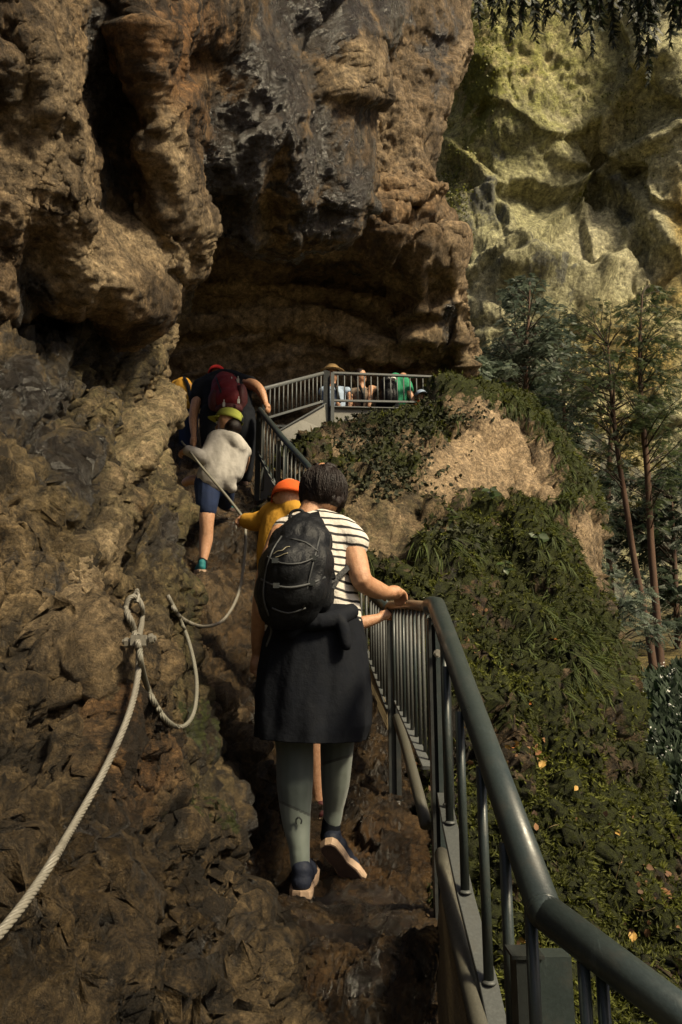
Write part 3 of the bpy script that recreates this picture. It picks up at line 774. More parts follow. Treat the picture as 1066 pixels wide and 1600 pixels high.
# --- far cliff ------------------------------------------------------------------
rows = []
for y, Ds in [(-500, (52, 47, 43, 41, 40, 40, 38, 36)), (-150, (50, 46, 42.5, 41, 40.5, 40, 38, 36)), (60, (48, 45, 42, 41, 41, 40.5, 38.5, 36)), (200, (47, 44, 42, 41.5, 42.5, 42, 39.5, 37)), (300, (46, 43.5, 42, 42, 44.5, 43, 40.5, 38)),
              (400, (45, 43, 41, 40, 41.5, 42, 41, 39)), (500, (44, 42, 40, 39.5, 40, 41, 41, 40)), (650, (44, 42, 40.5, 40.5, 41, 41.5, 41, 40)), (850, (43, 41, 40, 40, 40, 40, 40, 39)), (1120, (40, 39, 38, 38, 38, 38, 38, 38))]:
    rows.append([(px, y, D) for px, D in zip((560, 660, 740, 820, 900, 980, 1080, 1400), Ds)])
s = Sheet(rows, 430, 400, wc=[45, 85, 85, 85, 85, 95, 60]); s.nb = 1.0
for line, w, h in [
    ([(735,440),(800,400),(880,330),(920,300),(990,255),(1066,195)], 11, 1.6), ([(700,220),(770,300),(815,390),(830,420)], 10, .9), ([(760,120),(790,200),(860,230),(900,330)], 30, .9),
    ([(960,290),(1010,320),(1040,400)], 22, 1.2), ([(800,440),(860,430),(920,440)], 22, 1.3), ([(1030,90),(960,190),(870,260)], 30, .9), ([(990,370),(960,430),(930,450)], 10, .8)]:
    s.line(line, w, h, 14, 3, .22)
for line, w, h in [
    ([(730,455),(790,418),(840,395),(905,345),(925,312),(985,275),(1066,210)], 4, -1.8), ([(700,215),(745,245),(775,290),(820,305)], 3.2, -1.0), ([(730,290),(770,335),(800,375)], 3, -.8),
    ([(910,320),(950,320),(1000,350),(1035,395),(990,395)], 3.2, -1.1), ([(1010,400),(985,440),(1000,475)], 3.5, -1.2), ([(1066,405),(1050,430),(985,480)], 5, -1.4), ([(820,150),(822,185)], 4, -.6), ([(900,310),(915,335)], 10, -1.4),
    ([(915,450),(960,415),(1000,390)], 2.4, -.7), ([(720,140),(740,170),(760,175)], 3, -.7), ([(860,90),(865,110)], 9, -.8), ([(890,230),(905,240)], 7, -.8), ([(940,170),(965,195)], 4, -.7)]:
    s.line(line, w, h, 7, 9, .35)
# slabs between the fractures: each stands forward or back and leans its own way
slabs = [(700,120,-.6,.004,0), (780,60,.2,0,.004), (850,170,.9,.006,.002), (960,130,.3,-.006,.004), (1050,80,.8,-.004,0), (720,250,-.5,.006,.002), (790,240,.2,.004,.010), (880,270,1.3,.004,.012), (1000,220,1.0,-.006,.012),
         (750,370,.5,.004,-.006), (820,350,-.3,-.004,.008), (800,440,1.0,.0,-.012), (880,400,.1,-.010,-.004), (950,300,-.2,.010,.004), (995,300,-.9,.008,.010), (940,380,.9,-.006,-.010), (1000,350,.1,.006,.004), (1060,290,1.3,-.006,.004),
         (960,450,1.2,0,-.010), (1030,400,.2,.008,0), (1070,440,-.6,.004,0), (880,470,.5,0,-.008), (760,520,.7,.004,-.006), (860,620,.2,0,0), (980,600,.8,0,.002), (1060,560,-.2,0,0), (940,800,.5,0,0), (1050,760,-.3,0,0), (700,620,0,0,0), (880,950,.8,0,0)]
Xw = s.px + 13*s.wn(3, .30); Yw = s.py + 13*s.wn(4, .30)
num = 0; den = 0
dmin = np.full(s.px.shape, 1e9)
for cx, cy, *_r in slabs: dmin = np.minimum(dmin, np.hypot(Xw-cx, (Yw-cy)*1.1))
for cx, cy, off, tx, ty in slabs:
    w_ = np.exp(-(np.hypot(Xw-cx, (Yw-cy)*1.1)-dmin)/1.6)
    num = num+w_*(off*.42+(s.px-cx)*tx*.9+(s.py-cy)*ty*.9); den = den+w_
s.push(num/den)
rough_rock(s, .62, 0.34, aniso=(1, 1, .8), seed=44, fine=.7, fac=1.0, crack=.8)
for b in [(760,330,60,60,0,.75), (830,270,46,80,-20,.6), (940,260,50,40,0,.5), (800,420,60,40,0,.8), (880,430,40,40,0,.8), (995,300,36,46,0,.85), (730,300,40,60,0,.6), (1030,420,30,30,0,.4), (890,232,9,7,0,1), (905,238,6,6,0,1), (893,246,6,9,0,1), (918,243,5,6,0,.9), (863,100,12,20,0,.7), (920,130,40,30,40,.5)]:
    s.mx('wet', .80*b[5]*s.blob(*b[:5], seed=111, sc=.3))
for b in [(800,600,120,90,0,1), (900,800,140,160,0,.9), (1050,800,60,140,0,.9), (1000,940,100,60,0,.8), (780,480,60,50,0,.5)]: s.mx('wet', b[5]*s.blob(*b[:5], seed=112, sc=.3))  # darkens the lower cliff as a backdrop behind the trees
for b in [(830,120,50,60,0,.9), (860,200,40,110,20,.9), (930,230,50,50,0,.8), (1000,100,60,80,0,.8), (1040,280,50,100,0,.95), (930,400,55,60,0,1.1), (990,430,60,30,0,.9), (760,465,26,40,-30,.8), (1040,40,40,60,0,.7), (850,75,60,22,0,.8)]:
    s.mx('pale', b[5]*s.blob(*b[:5], seed=113, sc=.25))
for b in [(745,110,40,110,0,.9), (800,80,70,50,0,.5), (900,320,26,30,0,.7), (880,150,80,60,30,.4), (1060,330,16,50,0,.3)]:
    s.mx('moss', .8*b[5]*s.blob(*b[:5], seed=117, sc=.3))
for b in [(1062,340,20,60,0,1), (960,560,90,80,0,.6), (990,560,70,80,0,.8), (1045,460,40,40,0,.6), (830,100,30,60,0,.4), (960,700,60,80,0,.7)]:
    s.mx('ochre', b[5]*s.blob(*b[:5], seed=119, sc=.3))
s.mx('algae', np.clip(.08+.85*np.exp(-((s.px-790)/150)**2-((s.py-80)/190)**2)+.35*s.wn(5, .12), 0, 1))
for b in [(740,110,50,130,0,1), (860,90,110,70,0,.6), (930,160,90,60,0,.4), (730,260,40,60,0,.6)]: s.mx('ochre', .42*b[5]*s.blob(*b[:5], seed=121, sc=.25))
cliff = struct(s.build('far_cliff', m_cliff)); cliff['label'] = 'sunlit pale and mossy cliff face across the gorge'; S_cliff = s
# ------------------------------------------------------------------ metal, rope
def paint_metal(name, col, rough, dirt=(0.05, 0.045, 0.035), spec=.5):
    m, nt, b = newmat(name); t = NT(nt)
    n = t.noise(9, 10, .78); g = t.noise(160, 3, .6); sc_ = t.noise(30, 6, .8, vec=t.map((1, .12, .3)))
    c = t.mix(t.ramp(n, [(0.52, 0), (0.72, .7)]), t.mix(t.ramp(g, [(.4, 0), (.7, 1)]), col, tuple(x*1.35 for x in col)), dirt)
    c = t.mix(t.ramp(sc_, [(.60, 0), (.70, .5)]), c, tuple(min(1, x*2.6+.02) for x in col))
    t.link(c, b.inputs['Base Color'])
    t.link(t.ramp(n, [(.35, rough), (.7, rough+.3)]), b.inputs['Roughness'])
    b.inputs['Specular IOR Level'].default_value = spec
    t.link(t.bump(g, .25, .001), b.inputs['Normal'])
    return m
m_rail = paint_metal('dark grey green paint', (0.024, 0.033, 0.033), .27)
m_rail2 = paint_metal('grey galvanised bars', (0.055, 0.060, 0.058), .42)
m_post = paint_metal('dark post paint', (0.014, 0.017, 0.017), .40)
m_galv = paint_metal('dull galvanised steel', (0.085, 0.092, 0.092), .42, dirt=(.09, .08, .06))
m_worn = paint_metal('worn scuffed pipe', (0.060, 0.058, 0.045), .5, dirt=(.07, .05, .03))
m_rail_refl = paint_metal('polished worn rail', (0.20, 0.14, 0.09), .22, dirt=(.1, .07, .05))  # brown reflection on the rail put into its base colour
m_bolt = plain('pale steel bolt', (0.40, 0.38, 0.33), .35, .6)
m_rope = paint_metal('galvanised wire rope', (0.15, 0.14, 0.115), .42, dirt=(.06, .05, .035))
m_rope2 = paint_metal('grey wire rope', (0.13, 0.125, 0.10), .5, dirt=(.07, .06, .045))
Z = Vector((0, 0, 1))

def lerpP(a, b, t):
    """position on the straight 3-D line P(a)-P(b) that shows at fraction t of the picture segment"""
    k = (t/b[2])/((1-t)/a[2]+t/b[2])
    return P(*a).lerp(P(*b), k)

# near railing: bottom right, up to the tall post
R1 = thing('safety_railing', 'nearest dark grey handrail section running from the bottom right corner up to the tall post', 'railing', P(690, 1600, 2.2), group='railings along the path')
K = (851, 1424, 1.50); T = (682, 946, 2.75)
mb = MB(); mb.tube([P(1330, 1790, 1.22), P(*K)], .0310, 28, sub=1); mb.build('handrail', m_rail, R1, True)
Kp, Tp = P(*K), P(*T)
mb = MB(); mb.tube([Kp-(Tp-Kp).normalized()*.004, lerpP(K, T, .5), Tp, Tp+(Tp-Kp).normalized()*.02+Vector((-.012, .02, -.004)), P(672, 948, 2.86)], .0310, 28); mb.build('handrail', m_rail, R1, True)
mb = MB(); d1 = (Tp-Kp).normalized(); mb.ball(Kp, .0310, 24, 14); mb.tube([Kp+d1*.002, Kp+d1*.0045, Kp+d1*.007], [.0313, .0320, .0313], 28); mb.build('weld_collar', m_rail, R1, True)
bars = [((695, 1018, 2.36), (703, 1284, 2.36)), ((715, 1090, 2.13), (727, 1392, 2.13)), ((745, 1180, 1.91), (764, 1533, 1.91)), ((779, 1290, 1.675), (806, 1730, 1.675)), ((705, 1050, 2.52), (700, 1256, 2.55)), ((823, 1370, 1.53), (850, 1850, 1.53))]
for a, b in bars:
    q = P(*b); ff = (q.y-Kp.y)/(Tp.y-Kp.y); p = Vector((q.x, q.y, Kp.z+(Tp.z-Kp.z)*ff-.012)); q = q - Z*.004
    mb = MB(); mb.tube([q, p], .0112, 12); mb.build('baluster', m_rail, R1, True)
    mb = MB(); mb.tube([q, q+Z*.003, q+Z*.007], [.017, .0155, .012], 12); mb.build('weld_collar', m_rail2, R1, True)
low = [P(693, 1236, 2.75), P(703, 1284, 2.36), P(727, 1392, 2.13), P(764, 1533, 1.91), P(806, 1730, 1.675), P(900, 2200, 1.35)]
mb = MB()
for p, q in zip(low[:-1], low[1:]): mb.bar(p-Z*.012, q-Z*.012, .042, .014)
mb.build('bottom_bar', m_rail2, R1)
mb = MB(); mb.tube([P(690, 1335, 2.5), P(694, 1362, 2.35), P(718, 1475, 2.08), P(752, 1615, 1.82), P(850, 2000, 1.35)], .021, 16); mb.build('foot_pipe', m_worn, R1, True)
# tall post: web and two flanges, bolt
pb = P(684, 966, 2.8); zb = -0.1
mb = MB()
mb.box((pb.x-.036, pb.y-.030, zb), (pb.x-.026, pb.y+.030, pb.z)); mb.box((pb.x-.026, pb.y-.004, zb), (pb.x+.026, pb.y+.006, pb.z-.004)); mb.box((pb.x+.026, pb.y-.030, zb), (pb.x+.036, pb.y+.030, pb.z))
mb.build('post', m_post, R1)
mb = MB(); mb.box((pb.x-.014, pb.y-.034, zb+.3), (pb.x+.022, pb.y-.005, pb.z-.015)); mb.build('mounting_plate', m_rail, R1)
mb = MB(); c = P(684, 1021, 2.75); mb.tube([c, c-Vector((0, .012, 0))], .010, 6); mb.tube([c+Vector((0, .004, 0)), c-Vector((0, .001, 0))], .014, 14); mb.build('bolt', m_bolt, R1)
# post below the knee
kb = P(820, 1490, 1.60)
mb = MB(); mb.box((kb.x-.022, kb.y-.03, kb.z-.75), (kb.x+.016, kb.y+.03, kb.z)); mb.box((kb.x-.030, kb.y-.035, kb.z), (kb.x+.028, kb.y+.032, kb.z+.006)); mb.build('post', m_post, R1)
mb = MB(); mb.box((kb.x+.020, kb.y-.026, kb.z-.75), (kb.x+.078, kb.y+.026, kb.z+.002)); mb.build('mounting_plate', m_rail, R1)
for px in (912, 940): 
    q = P(px, 1512, 1.45); mb = MB(); mb.tube([q-Z*.6, q+Z*.02], .0105, 12); mb.build('baluster', m_rail, R1, True)
# perforated toe board below the foot pipe
def perforated(name, A, B, C, Dd, nu, nv, mat, parent, w=.004):
    """A-B upper edge, C-Dd lower edge: a plate with rows of slots, joined strips"""
    mb = MB()
    for i in range(nu+1):
        t = i/nu; mb.bar(A.lerp(B, t), C.lerp(Dd, t), .0035, w, up=(A-B).normalized())
    for j in range(nv+1):
        t = j/nv; mb.bar(A.lerp(C, t)+Vector((.0013, 0, 0)), B.lerp(Dd, t)+Vector((.0013, 0, 0)), .003, w*.8)
    o = mb.build(name, mat, parent); o['kind'] = 'stuff'; return o
m_mesh = paint_metal('sand coloured toe mesh', (0.15, 0.115, 0.06), .6, dirt=(.06, .045, .025))
perforated('toe_mesh', P(690, 1385, 2.36), P(742, 1650, 1.78), P(682, 1480, 2.38), P(696, 1900, 1.80), 46, 2, m_mesh, R1, .010)

# section from the tall post to the next one, the woman's hand lies on it
R2 = thing('safety_railing', 'short railing section of closely spaced bars under the hand of the woman', 'railing', P(612, 1310, 3.8), group='railings along the path')
A2, B2 = (672, 948, 2.9), (610, 946, 3.8)
mb = MB(); mb.tube([P(*A2), P(640, 945, 3.35), P(*B2), P(606, 950, 3.84)], [.020, .020, .020, .018], 20); mb.build('handrail', m_rail_refl, R2, True)
LA, LB = (668, 1196, 2.9), (620, 1090, 3.75)
for i in range(10):
    t = (i+.6)/10.4
    top = P(*A2).lerp(P(*B2), t*.97+.01); bot = P(*LA).lerp(P(*LB), t); bot.x, bot.y = top.x, top.y
    mb = MB(); mb.tube([bot, top], .0075, 10); mb.build('baluster', m_rail2 if i % 3 else m_rail, R2, True)
mb = MB(); mb.bar(P(*LA)-Z*.008, P(*LB)-Z*.008, .035, .012); mb.build('bottom_bar', m_galv, R2)
mb = MB(); mb.tube([P(666, 1290, 2.85), P(655, 1245, 2.95), P(634, 1165, 3.4), P(620, 1122, 3.75)], .021, 14); mb.build('foot_pipe', m_worn, R2, True)
q = P(613, 948, 3.8)
mb = MB(); mb.box((q.x-.026, q.y-.022, q.z-1.25), (q.x-.014, q.y+.022, q.z)); mb.box((q.x+.008, q.y-.022, q.z-1.25), (q.x+.030, q.y+.022, q.z-.005)); mb.box((q.x-.014, q.y-.003, q.z-1.22), (q.x+.008, q.y+.005, q.z-.01)); mb.build('post', m_post, R2)

# flight that climbs behind the woman to the platform stair
R3 = thing('safety_railing', 'dark railing climbing the rock steps between the orange cap and the stair', 'railing', P(404, 765, 7.4), group='railings along the path')
rail3 = [P(606, 950, 3.86), P(578, 925, 4.4), P(530, 830, 5.3), P(482, 728, 6.4), P(440, 682, 6.95), P(406, 640, 7.4)]
mb = MB(); mb.tube(rail3, .027, 16); mb.build('handrail', m_rail, R3, True)
low3 = [P(606, 1110, 3.86), P(573, 1030, 4.4), P(530, 940, 5.3), P(500, 822, 6.4), P(455, 778, 6.95), P(407, 706, 7.4)]
low3 = [Vector((a.x, a.y, l.z)) for a, l in zip(rail3, low3)]
mb = MB()
for p, q in zip(low3[:-1], low3[1:]): mb.bar(p, q, .03, .014)
mb.build('bottom_bar', m_rail2, R3)
def on(line, f):
    k = min(int(f*(len(line)-1)), len(line)-2); return line[k].lerp(line[k+1], f*(len(line)-1)-k)
for i in range(34):
    f = (i+.5)/34
    p, q = on(rail3, f), on(low3, f)
    mb = MB(); mb.tube([q, p], .0075, 8); mb.build('baluster', m_rail2, R3, True)
for (px, py, D, w, h, mt) in ((405, 642, 7.42, .05, 1.0, m_post), (412, 650, 7.36, .025, .75, m_rail2), (436, 690, 6.98, .030, .8, m_rail2), (445, 696, 6.92, .032, .8, m_rail)):
    p = P(px, py, D); mb = MB(); mb.box((p.x-w/2, p.y-.02, p.z-h), (p.x+w/2, p.y+.02, p.z)); mb.build('post', mt, R3)
mb = MB(); mb.tube([P(406, 712, 7.38), P(441, 778, 6.98)], .022, 10); mb.build('foot_pipe', m_rail, R3, True)
m_sheet = paint_metal('dull sheet steel', (0.16, 0.155, 0.135), .5, dirt=(.08, .07, .05))
def plate(name, pts, thick, mat, parent, nrm=Vector((0, -1, 0))):
    n = len(pts); vs = [p for p in pts]+[p-nrm*thick for p in pts]
    fs = [tuple(range(n)), tuple(range(2*n-1, n-1, -1))]+[(i, n+i, n+(i+1) % n, (i+1) % n) for i in range(n)]
    return make(name, vs, fs, mat, parent, False)
plate('infill_plate', [P(408, 722, 7.42), P(438, 776, 7.02), P(430, 800, 7.1), P(407, 792, 7.4)], .006, m_sheet, R3)
perforated('toe_mesh', P(573, 1036, 4.4), P(604, 1100, 3.9), P(574, 1068, 4.4), P(606, 1140, 3.9), 26, 5, m_mesh, R3, .007)

# stair and platform
R4 = thing('stair_railing', 'grey barred railing slanting up beside the steel stair to the platform', 'railing', P(413, 655, 9.2))
a, b = P(413, 607, 9.2), P(506, 583, 10.0); c, d = P(413, 655, 9.2), P(503, 627, 10.0); d.x, d.y = b.x, b.y; c.x, c.y = a.x, a.y
mb = MB(); mb.tube([a-Z*.02, a, b], .024, 12); mb.build('handrail', m_galv, R4, True)
mb = MB(); mb.bar(c, d, .03, .03); mb.build('bottom_bar', m_galv, R4)
for i in range(14):
    f = (i+.3)/14; mb = MB(); mb.tube([c.lerp(d, f), a.lerp(b, f)], .0085, 8); mb.build('baluster', m_galv, R4, True)
mb = MB(); mb.bar(a-Z*.75, a+Z*.005, .03, .03, up=(0, 1, 0)); mb.build('post', m_rail, R4)
ST = thing('steel_stair', 'short grey steel stair leading up to the cave platform', 'stair', P(440, 700, 8.8))
plate('stringer', [P(432, 676, 9.3), P(470, 655, 9.62), P(508, 632, 9.96), P(510, 672, 9.96), P(486, 690, 9.6), P(462, 704, 9.3), P(446, 706, 9.1)], .01, m_sheet, ST)
mb = MB(); mb.bar(P(432, 675, 9.28), P(508, 631, 9.94), .05, .012); mb.build('stringer_flange', m_galv, ST)
for i in range(5):
    p = P(440, 704, 9.3).lerp(P(503, 662, 10.0), i/4)+Vector((-.45, .35, .05)); mb = MB(); mb.box(p-Vector((.4, .12, .015)), p+Vector((.4, .12, .015))); mb.build('tread', m_galv, ST)
R5 = thing('platform_railing', 'long grey barred railing in front of the people on the cave platform', 'railing', P(520, 665, 10.0))
p0, p1 = P(520, 583, 10.0), P(677, 589, 10.3)
l0, l1 = P(520, 626, 10.0), P(677, 629, 10.3); l0.x, l0.y = p0.x, p0.y; l1.x, l1.y = p1.x, p1.y
mb = MB(); mb.bar(p0, p1, .045, .030); mb.build('handrail', m_galv, R5)
mb = MB(); mb.bar(l0, l1, .03, .03); mb.build('bottom_bar', m_galv, R5)
for i in range(15):
    f = (i+.75)/15.4; mb = MB(); mb.tube([l0.lerp(l1, f), p0.lerp(p1, f)-Z*.01], .0085, 8); mb.build('baluster', m_galv, R5, True)
for px, py, D, w, h, mt in ((509, 580, 10.0, .055, .78, m_post), (514, 581, 10.03, .03, .75, m_post), (520, 583, 9.97, .045, .72, m_galv), (679, 591, 10.3, .05, .5, m_galv), (686, 596, 10.36, .03, .4, m_rail)):
    p = P(px, py, D); mb = MB(); mb.box((p.x-w/2, p.y-.03, p.z-h), (p.x+w/2, p.y+.03, p.z)); mb.build('post', mt, R5)
mb = MB(); p = P(682, 603, 10.3); mb.bar(p, p+Vector((.10, .05, -.05)), .03, .03); mb.build('wall_bracket', m_galv, R5)
PF = thing('platform', 'steel platform with grey edge plate under the cave wall', 'platform', P(520, 700, 10.0))
plate('edge_plate', [P(515, 637, 10.0), P(690, 641, 10.3), P(690, 690, 10.3), P(515, 680, 10.0)], .012, m_sheet, PF)
mb = MB(); mb.bar(P(515, 636, 9.98), P(690, 640, 10.28), .06, .014); mb.build('edge_flange', m_galv, PF)
DECK = CAM.z+2.75
mb = MB(); mb.box((-.6, 10.05, DECK-.05), (1.7, 12.6, DECK)); mb.build('deck', m_sheet, PF)

# wire ropes --------------------------------------------------------------------
def rope(pts, r, mat, name='rope', parent=None, pitch=9.0, strands=6, sub=14, seg=6):
    P3, _ = crom([Vector(p) for p in pts], [1]*len(pts), sub)
    P3 = [clear(p, r*1.3) for p in P3]
    # resample evenly
    L = [0]
    for a, b in zip(P3[:-1], P3[1:]): L.append(L[-1]+(b-a).length)
    n = max(8, int(L[-1]/(r*0.8)))
    arr = np.array(P3); xs = np.linspace(0, L[-1], n)
    C = np.stack([np.interp(xs, L, arr[:, k]) for k in range(3)], 1)
    T_ = np.gradient(C, axis=0); T_ /= np.linalg.norm(T_, axis=1)[:, None]
    nr = np.zeros_like(C); v = np.array(Vector(T_[0]).orthogonal().normalized())
    for i in range(n):
        v = v-T_[i]*v.dot(T_[i]); v /= np.linalg.norm(v); nr[i] = v
    bn = np.cross(T_, nr)
    vs, fs = [], []
    for k in range(strands):
        ph = 2*np.pi*k/strands + xs/(r*pitch)*2*np.pi
        cc = C + (nr*np.cos(ph)[:, None]+bn*np.sin(ph)[:, None])*r*.58
        base = len(vs)*1 if not vs else sum(len(x) for x in vs)
        ring = []
        for j in range(seg):
            a = 2*np.pi*j/seg
            ring.append(cc + (nr*math.cos(a)+bn*math.sin(a))*r*.44)
        V = np.stack(ring, 1).reshape(-1, 3)
        i0 = (np.arange(n-1)[:, None]*seg+np.arange(seg)[None]).ravel(); j1 = (np.arange(n-1)[:, None]*seg+(np.arange(seg)[None]+1) % seg).ravel()
        fs.append(np.stack([i0, j1, j1+seg, i0+seg], 1)+base); vs.append(V)
    return make(name, np.concatenate(vs), np.concatenate(fs), mat, parent, True)
bpy.context.view_layer.update()
def clear(p, gap=.015):
    """keep a rope point in front of the rock wall"""
    d = (p-CAM); L = d.length; d.normalize(); hit, loc, nrm, idx = wall.ray_cast(CAM, d)
    return p if not hit or (loc-CAM).length > L+gap else loc-d*gap
def wallD(px, py, S, off=-.03):
    """depth of the built rock at a pixel of the photo"""
    d = (S.px-px)**2+(S.py-py)**2
    m = d < 64
    if not m.any(): m = d <= d.min()+1
    return float(S.V[..., 1][m].min())+off
S_wall.base_pix(); S_path.base_pix(); S_ridge.base_pix()
an = wallD(217, 938, S_wall)
an = min(an, 2.6)
RA = thing('wire_rope', 'thick twisted pale wire rope hanging from the wall hook down to the lower left corner', 'rope', P(215, 935, an), group='hand ropes fixed to the wall')
def W(px, py, off=.0):
    return (px, py, min(wallD(px, py, S_wall, -.04), 9)+off)
far_pts = [(217, 1000), (215, 1060), (200, 1120), (165, 1200), (115, 1290), (60, 1380), (0, 1458), (-80, 1540)]
Ds = [an-.02]; 
tgt = [2.35, 2.25, 2.12, 1.92, 1.72, 1.52, 1.34, 1.15]
for (x, y), t0 in zip(far_pts, tgt): Ds.append(min(wallD(x, y, S_wall, -.05), t0, Ds[-1]))
pts = [P(x, y, D) for (x, y), D in zip(far_pts, Ds[1:])]
pts = [clear(p, .02) for p in pts]
rope([P(216, 995, Ds[1])]+pts, .0068, m_rope, 'rope', RA)
rope([P(214, 1002, Ds[1]), P(206, 975, an-.02), P(197, 950, an-.03), P(203, 934, an-.03), P(214, 934, an-.02), P(222, 948, an-.02), P(222, 972, an-.02), P(216, 1000, Ds[1]), P(217, 1015, Ds[1])], .0078, m_rope, 'eye_loop', RA)
mb = MB(); c = P(218, 1000, Ds[1]-.02); mb.tube([c+Vector((-.035, 0, -.004)), c+Vector((.035, 0, .004))], .006, 8); mb.box(c-Vector((.016, .012, .012)), c+Vector((.016, .008, .010))); mb.tube([c+Vector((-.03, 0, -.006)), c+Vector((-.022, 0, -.005))], .011, 6); mb.tube([c+Vector((.022, 0, .002)), c+Vector((.03, 0, .004))], .011, 6); mb.build('clamp', m_rope, RA)
mb = MB(); mb.tube([P(212, 940, an-.02), P(209, 930, an-.01), P(213, 924, an+.02), P(217, 930, an-.02), P(215, 940, an-.03), P(211, 940, an-.02)], .005, 8); mb.tube([P(214, 926, an), P(214, 922, an+.25)], .008, 8); mb.build('wall_hook', m_rope, RA)
RB = thing('wire_rope', 'thin grey wire rope sagging in a U under the second wall hook', 'rope', P(262, 935, 3.0), group='hand ropes fixed to the wall')
h2 = (262, 930, 2.95)
rope([P(218, 1005, Ds[1]-.01), P(222, 1045, Ds[1]), P(238, 1092, 2.35), P(262, 1128, 2.45), P(287, 1135, 2.5), P(304, 1110, 2.6), P(307, 1060, 2.7), P(296, 1005, 2.8), P(280, 965, 2.88), P(*h2)], .007, m_rope2, 'rope', RB, sub=10)
RC = thing('wire_rope', 'wire rope looping from the second hook up to the boy in the white hoodie', 'rope', P(262, 935, 3.0), group='hand ropes fixed to the wall')
rope([P(*h2), P(272, 952, 2.98), P(290, 970, 3.1), P(320, 979, 3.35), P(350, 968, 3.6), P(372, 930, 3.85), P(381, 880, 4.0), P(384, 835, 4.1), P(383, 812, 4.15)], .0075, m_rope, 'rope', RC, sub=10)
rope([P(384, 815, 4.15), P(375, 802, 4.4), P(350, 770, 4.95), P(320, 735, 5.6), P(294, 702, 6.1), P(284, 690, 6.3)], .009, m_rope2, 'rope', RC, sub=10)
mb = MB(); mb.tube([P(258, 924, 3.1), P(262, 932, 2.94), P(268, 944, 2.93), P(274, 940, 2.95), P(266, 930, 2.95)], .006, 8); mb.ball(P(272, 948, 2.94), .014); mb.build('wall_hook', m_rope, RC)
# ------------------------------------------------------------------ people
def stripes_mat():
    m, nt, b = newmat('white cotton with thin black stripes'); t = NT(nt)
    sx = nt.nodes.new('ShaderNodeSeparateXYZ'); t.link(t.tc, sx.inputs[0])
    v = t.math('ADD', sx.outputs[2], t.math('MULTIPLY', sx.outputs[0], .13))
    v = t.math('ADD', v, t.math('MULTIPLY', t.noise(9, 2, .5), .030))
    f = t.math('FRACT', t.math('MULTIPLY', v, 32.0))
    c = t.mix(t.ramp(f, [(0.0, 1), (.26, 1), (.31, 0), (.96, 0), (1, 1)]), (0.62, 0.58, 0.52), (0.012, 0.012, 0.014))
    t.link(c, b.inputs['Base Color']); b.inputs['Roughness'].default_value = .85
    t.link(t.bump(t.noise(22, 4, .6), .5, .02), b.inputs['Normal'])
    return m
def skin_mat(name, c):
    m = plain(name, c, .48, 0, .22, 55, .35, 170, col2=(c[0]*.86, c[1]*.74, c[2]*.68))
    b = [n for n in m.node_tree.nodes if n.type == 'BSDF_PRINCIPLED'][0]
    b.inputs['Subsurface Weight'].default_value = .08; b.inputs['Subsurface Radius'].default_value = (.02, .008, .004)
    return m
m_skin = skin_mat('tanned skin', (0.46, 0.26, 0.15)); m_skin2 = skin_mat('fair skin', (0.48, 0.28, 0.17))
def cloth(name, c, bumps=.45, bsc=28, rough=.85, var=.2): return plain(name, c, rough, 0, var, 14, bumps, bsc, sheen=.15)
m_black = cloth('black nylon', (0.007, 0.008, 0.010), .7, 26, .5)
m_navy = cloth('dark navy jersey', (0.0045, 0.006, 0.010), .5, 16)
m_grey = cloth('pale grey fleece', (0.40, 0.38, 0.35), .5, 26)
m_yel = cloth('mustard yellow fleece', (0.46, 0.24, 0.028), .5, 30)
m_org = cloth('orange red cap cloth', (0.62, 0.10, 0.018), .2)
m_lime = cloth('lime cap cloth', (0.42, 0.46, 0.09), .2)
m_red = cloth('burgundy pack cloth', (0.16, 0.016, 0.022), .6, 24, .6)
m_redb = cloth('dark maroon pack cloth', (0.075, 0.022, 0.024), .6, 24, .6)
m_redcap = cloth('red cap cloth', (0.50, 0.025, 0.02), .2)
m_short = cloth('navy shorts', (0.018, 0.030, 0.075), .4, 20)
m_slate = cloth('slate trousers', (0.045, 0.055, 0.075), .4, 20)
m_blue = cloth('pale blue cotton', (0.30, 0.38, 0.50), .4, 20)
m_green = cloth('green cotton', (0.03, 0.24, 0.12), .4, 20)
m_taupe = cloth('taupe cotton', (0.16, 0.12, 0.09), .4, 20)
m_straw = plain('woven straw', (0.42, 0.27, 0.11), .8, 0, .3, 90, .5, 200)
m_hair = plain('dark brown hair', (0.012, 0.0065, 0.005), .42, 0, .5, 60, .5, 90, vecs=(1, 1, .1))
m_shoe = cloth('navy running shoe', (0.014, 0.018, 0.032), .4, 60, .6); m_teal = cloth('teal running shoe', (0.02, 0.16, 0.17), .3, 60, .6)
m_sole = plain('beige rubber sole', (0.40, 0.28, 0.19), .7, 0, .3, 30, .3, 90); m_sole2 = plain('dark rubber tread', (0.07, 0.04, 0.03), .8, 0, .4, 30, .6, 120)
m_white = plain('white plastic', (0.6, 0.6, 0.58), .4)
m_logo = plain('faded gold print', (0.30, 0.27, 0.18), .5)

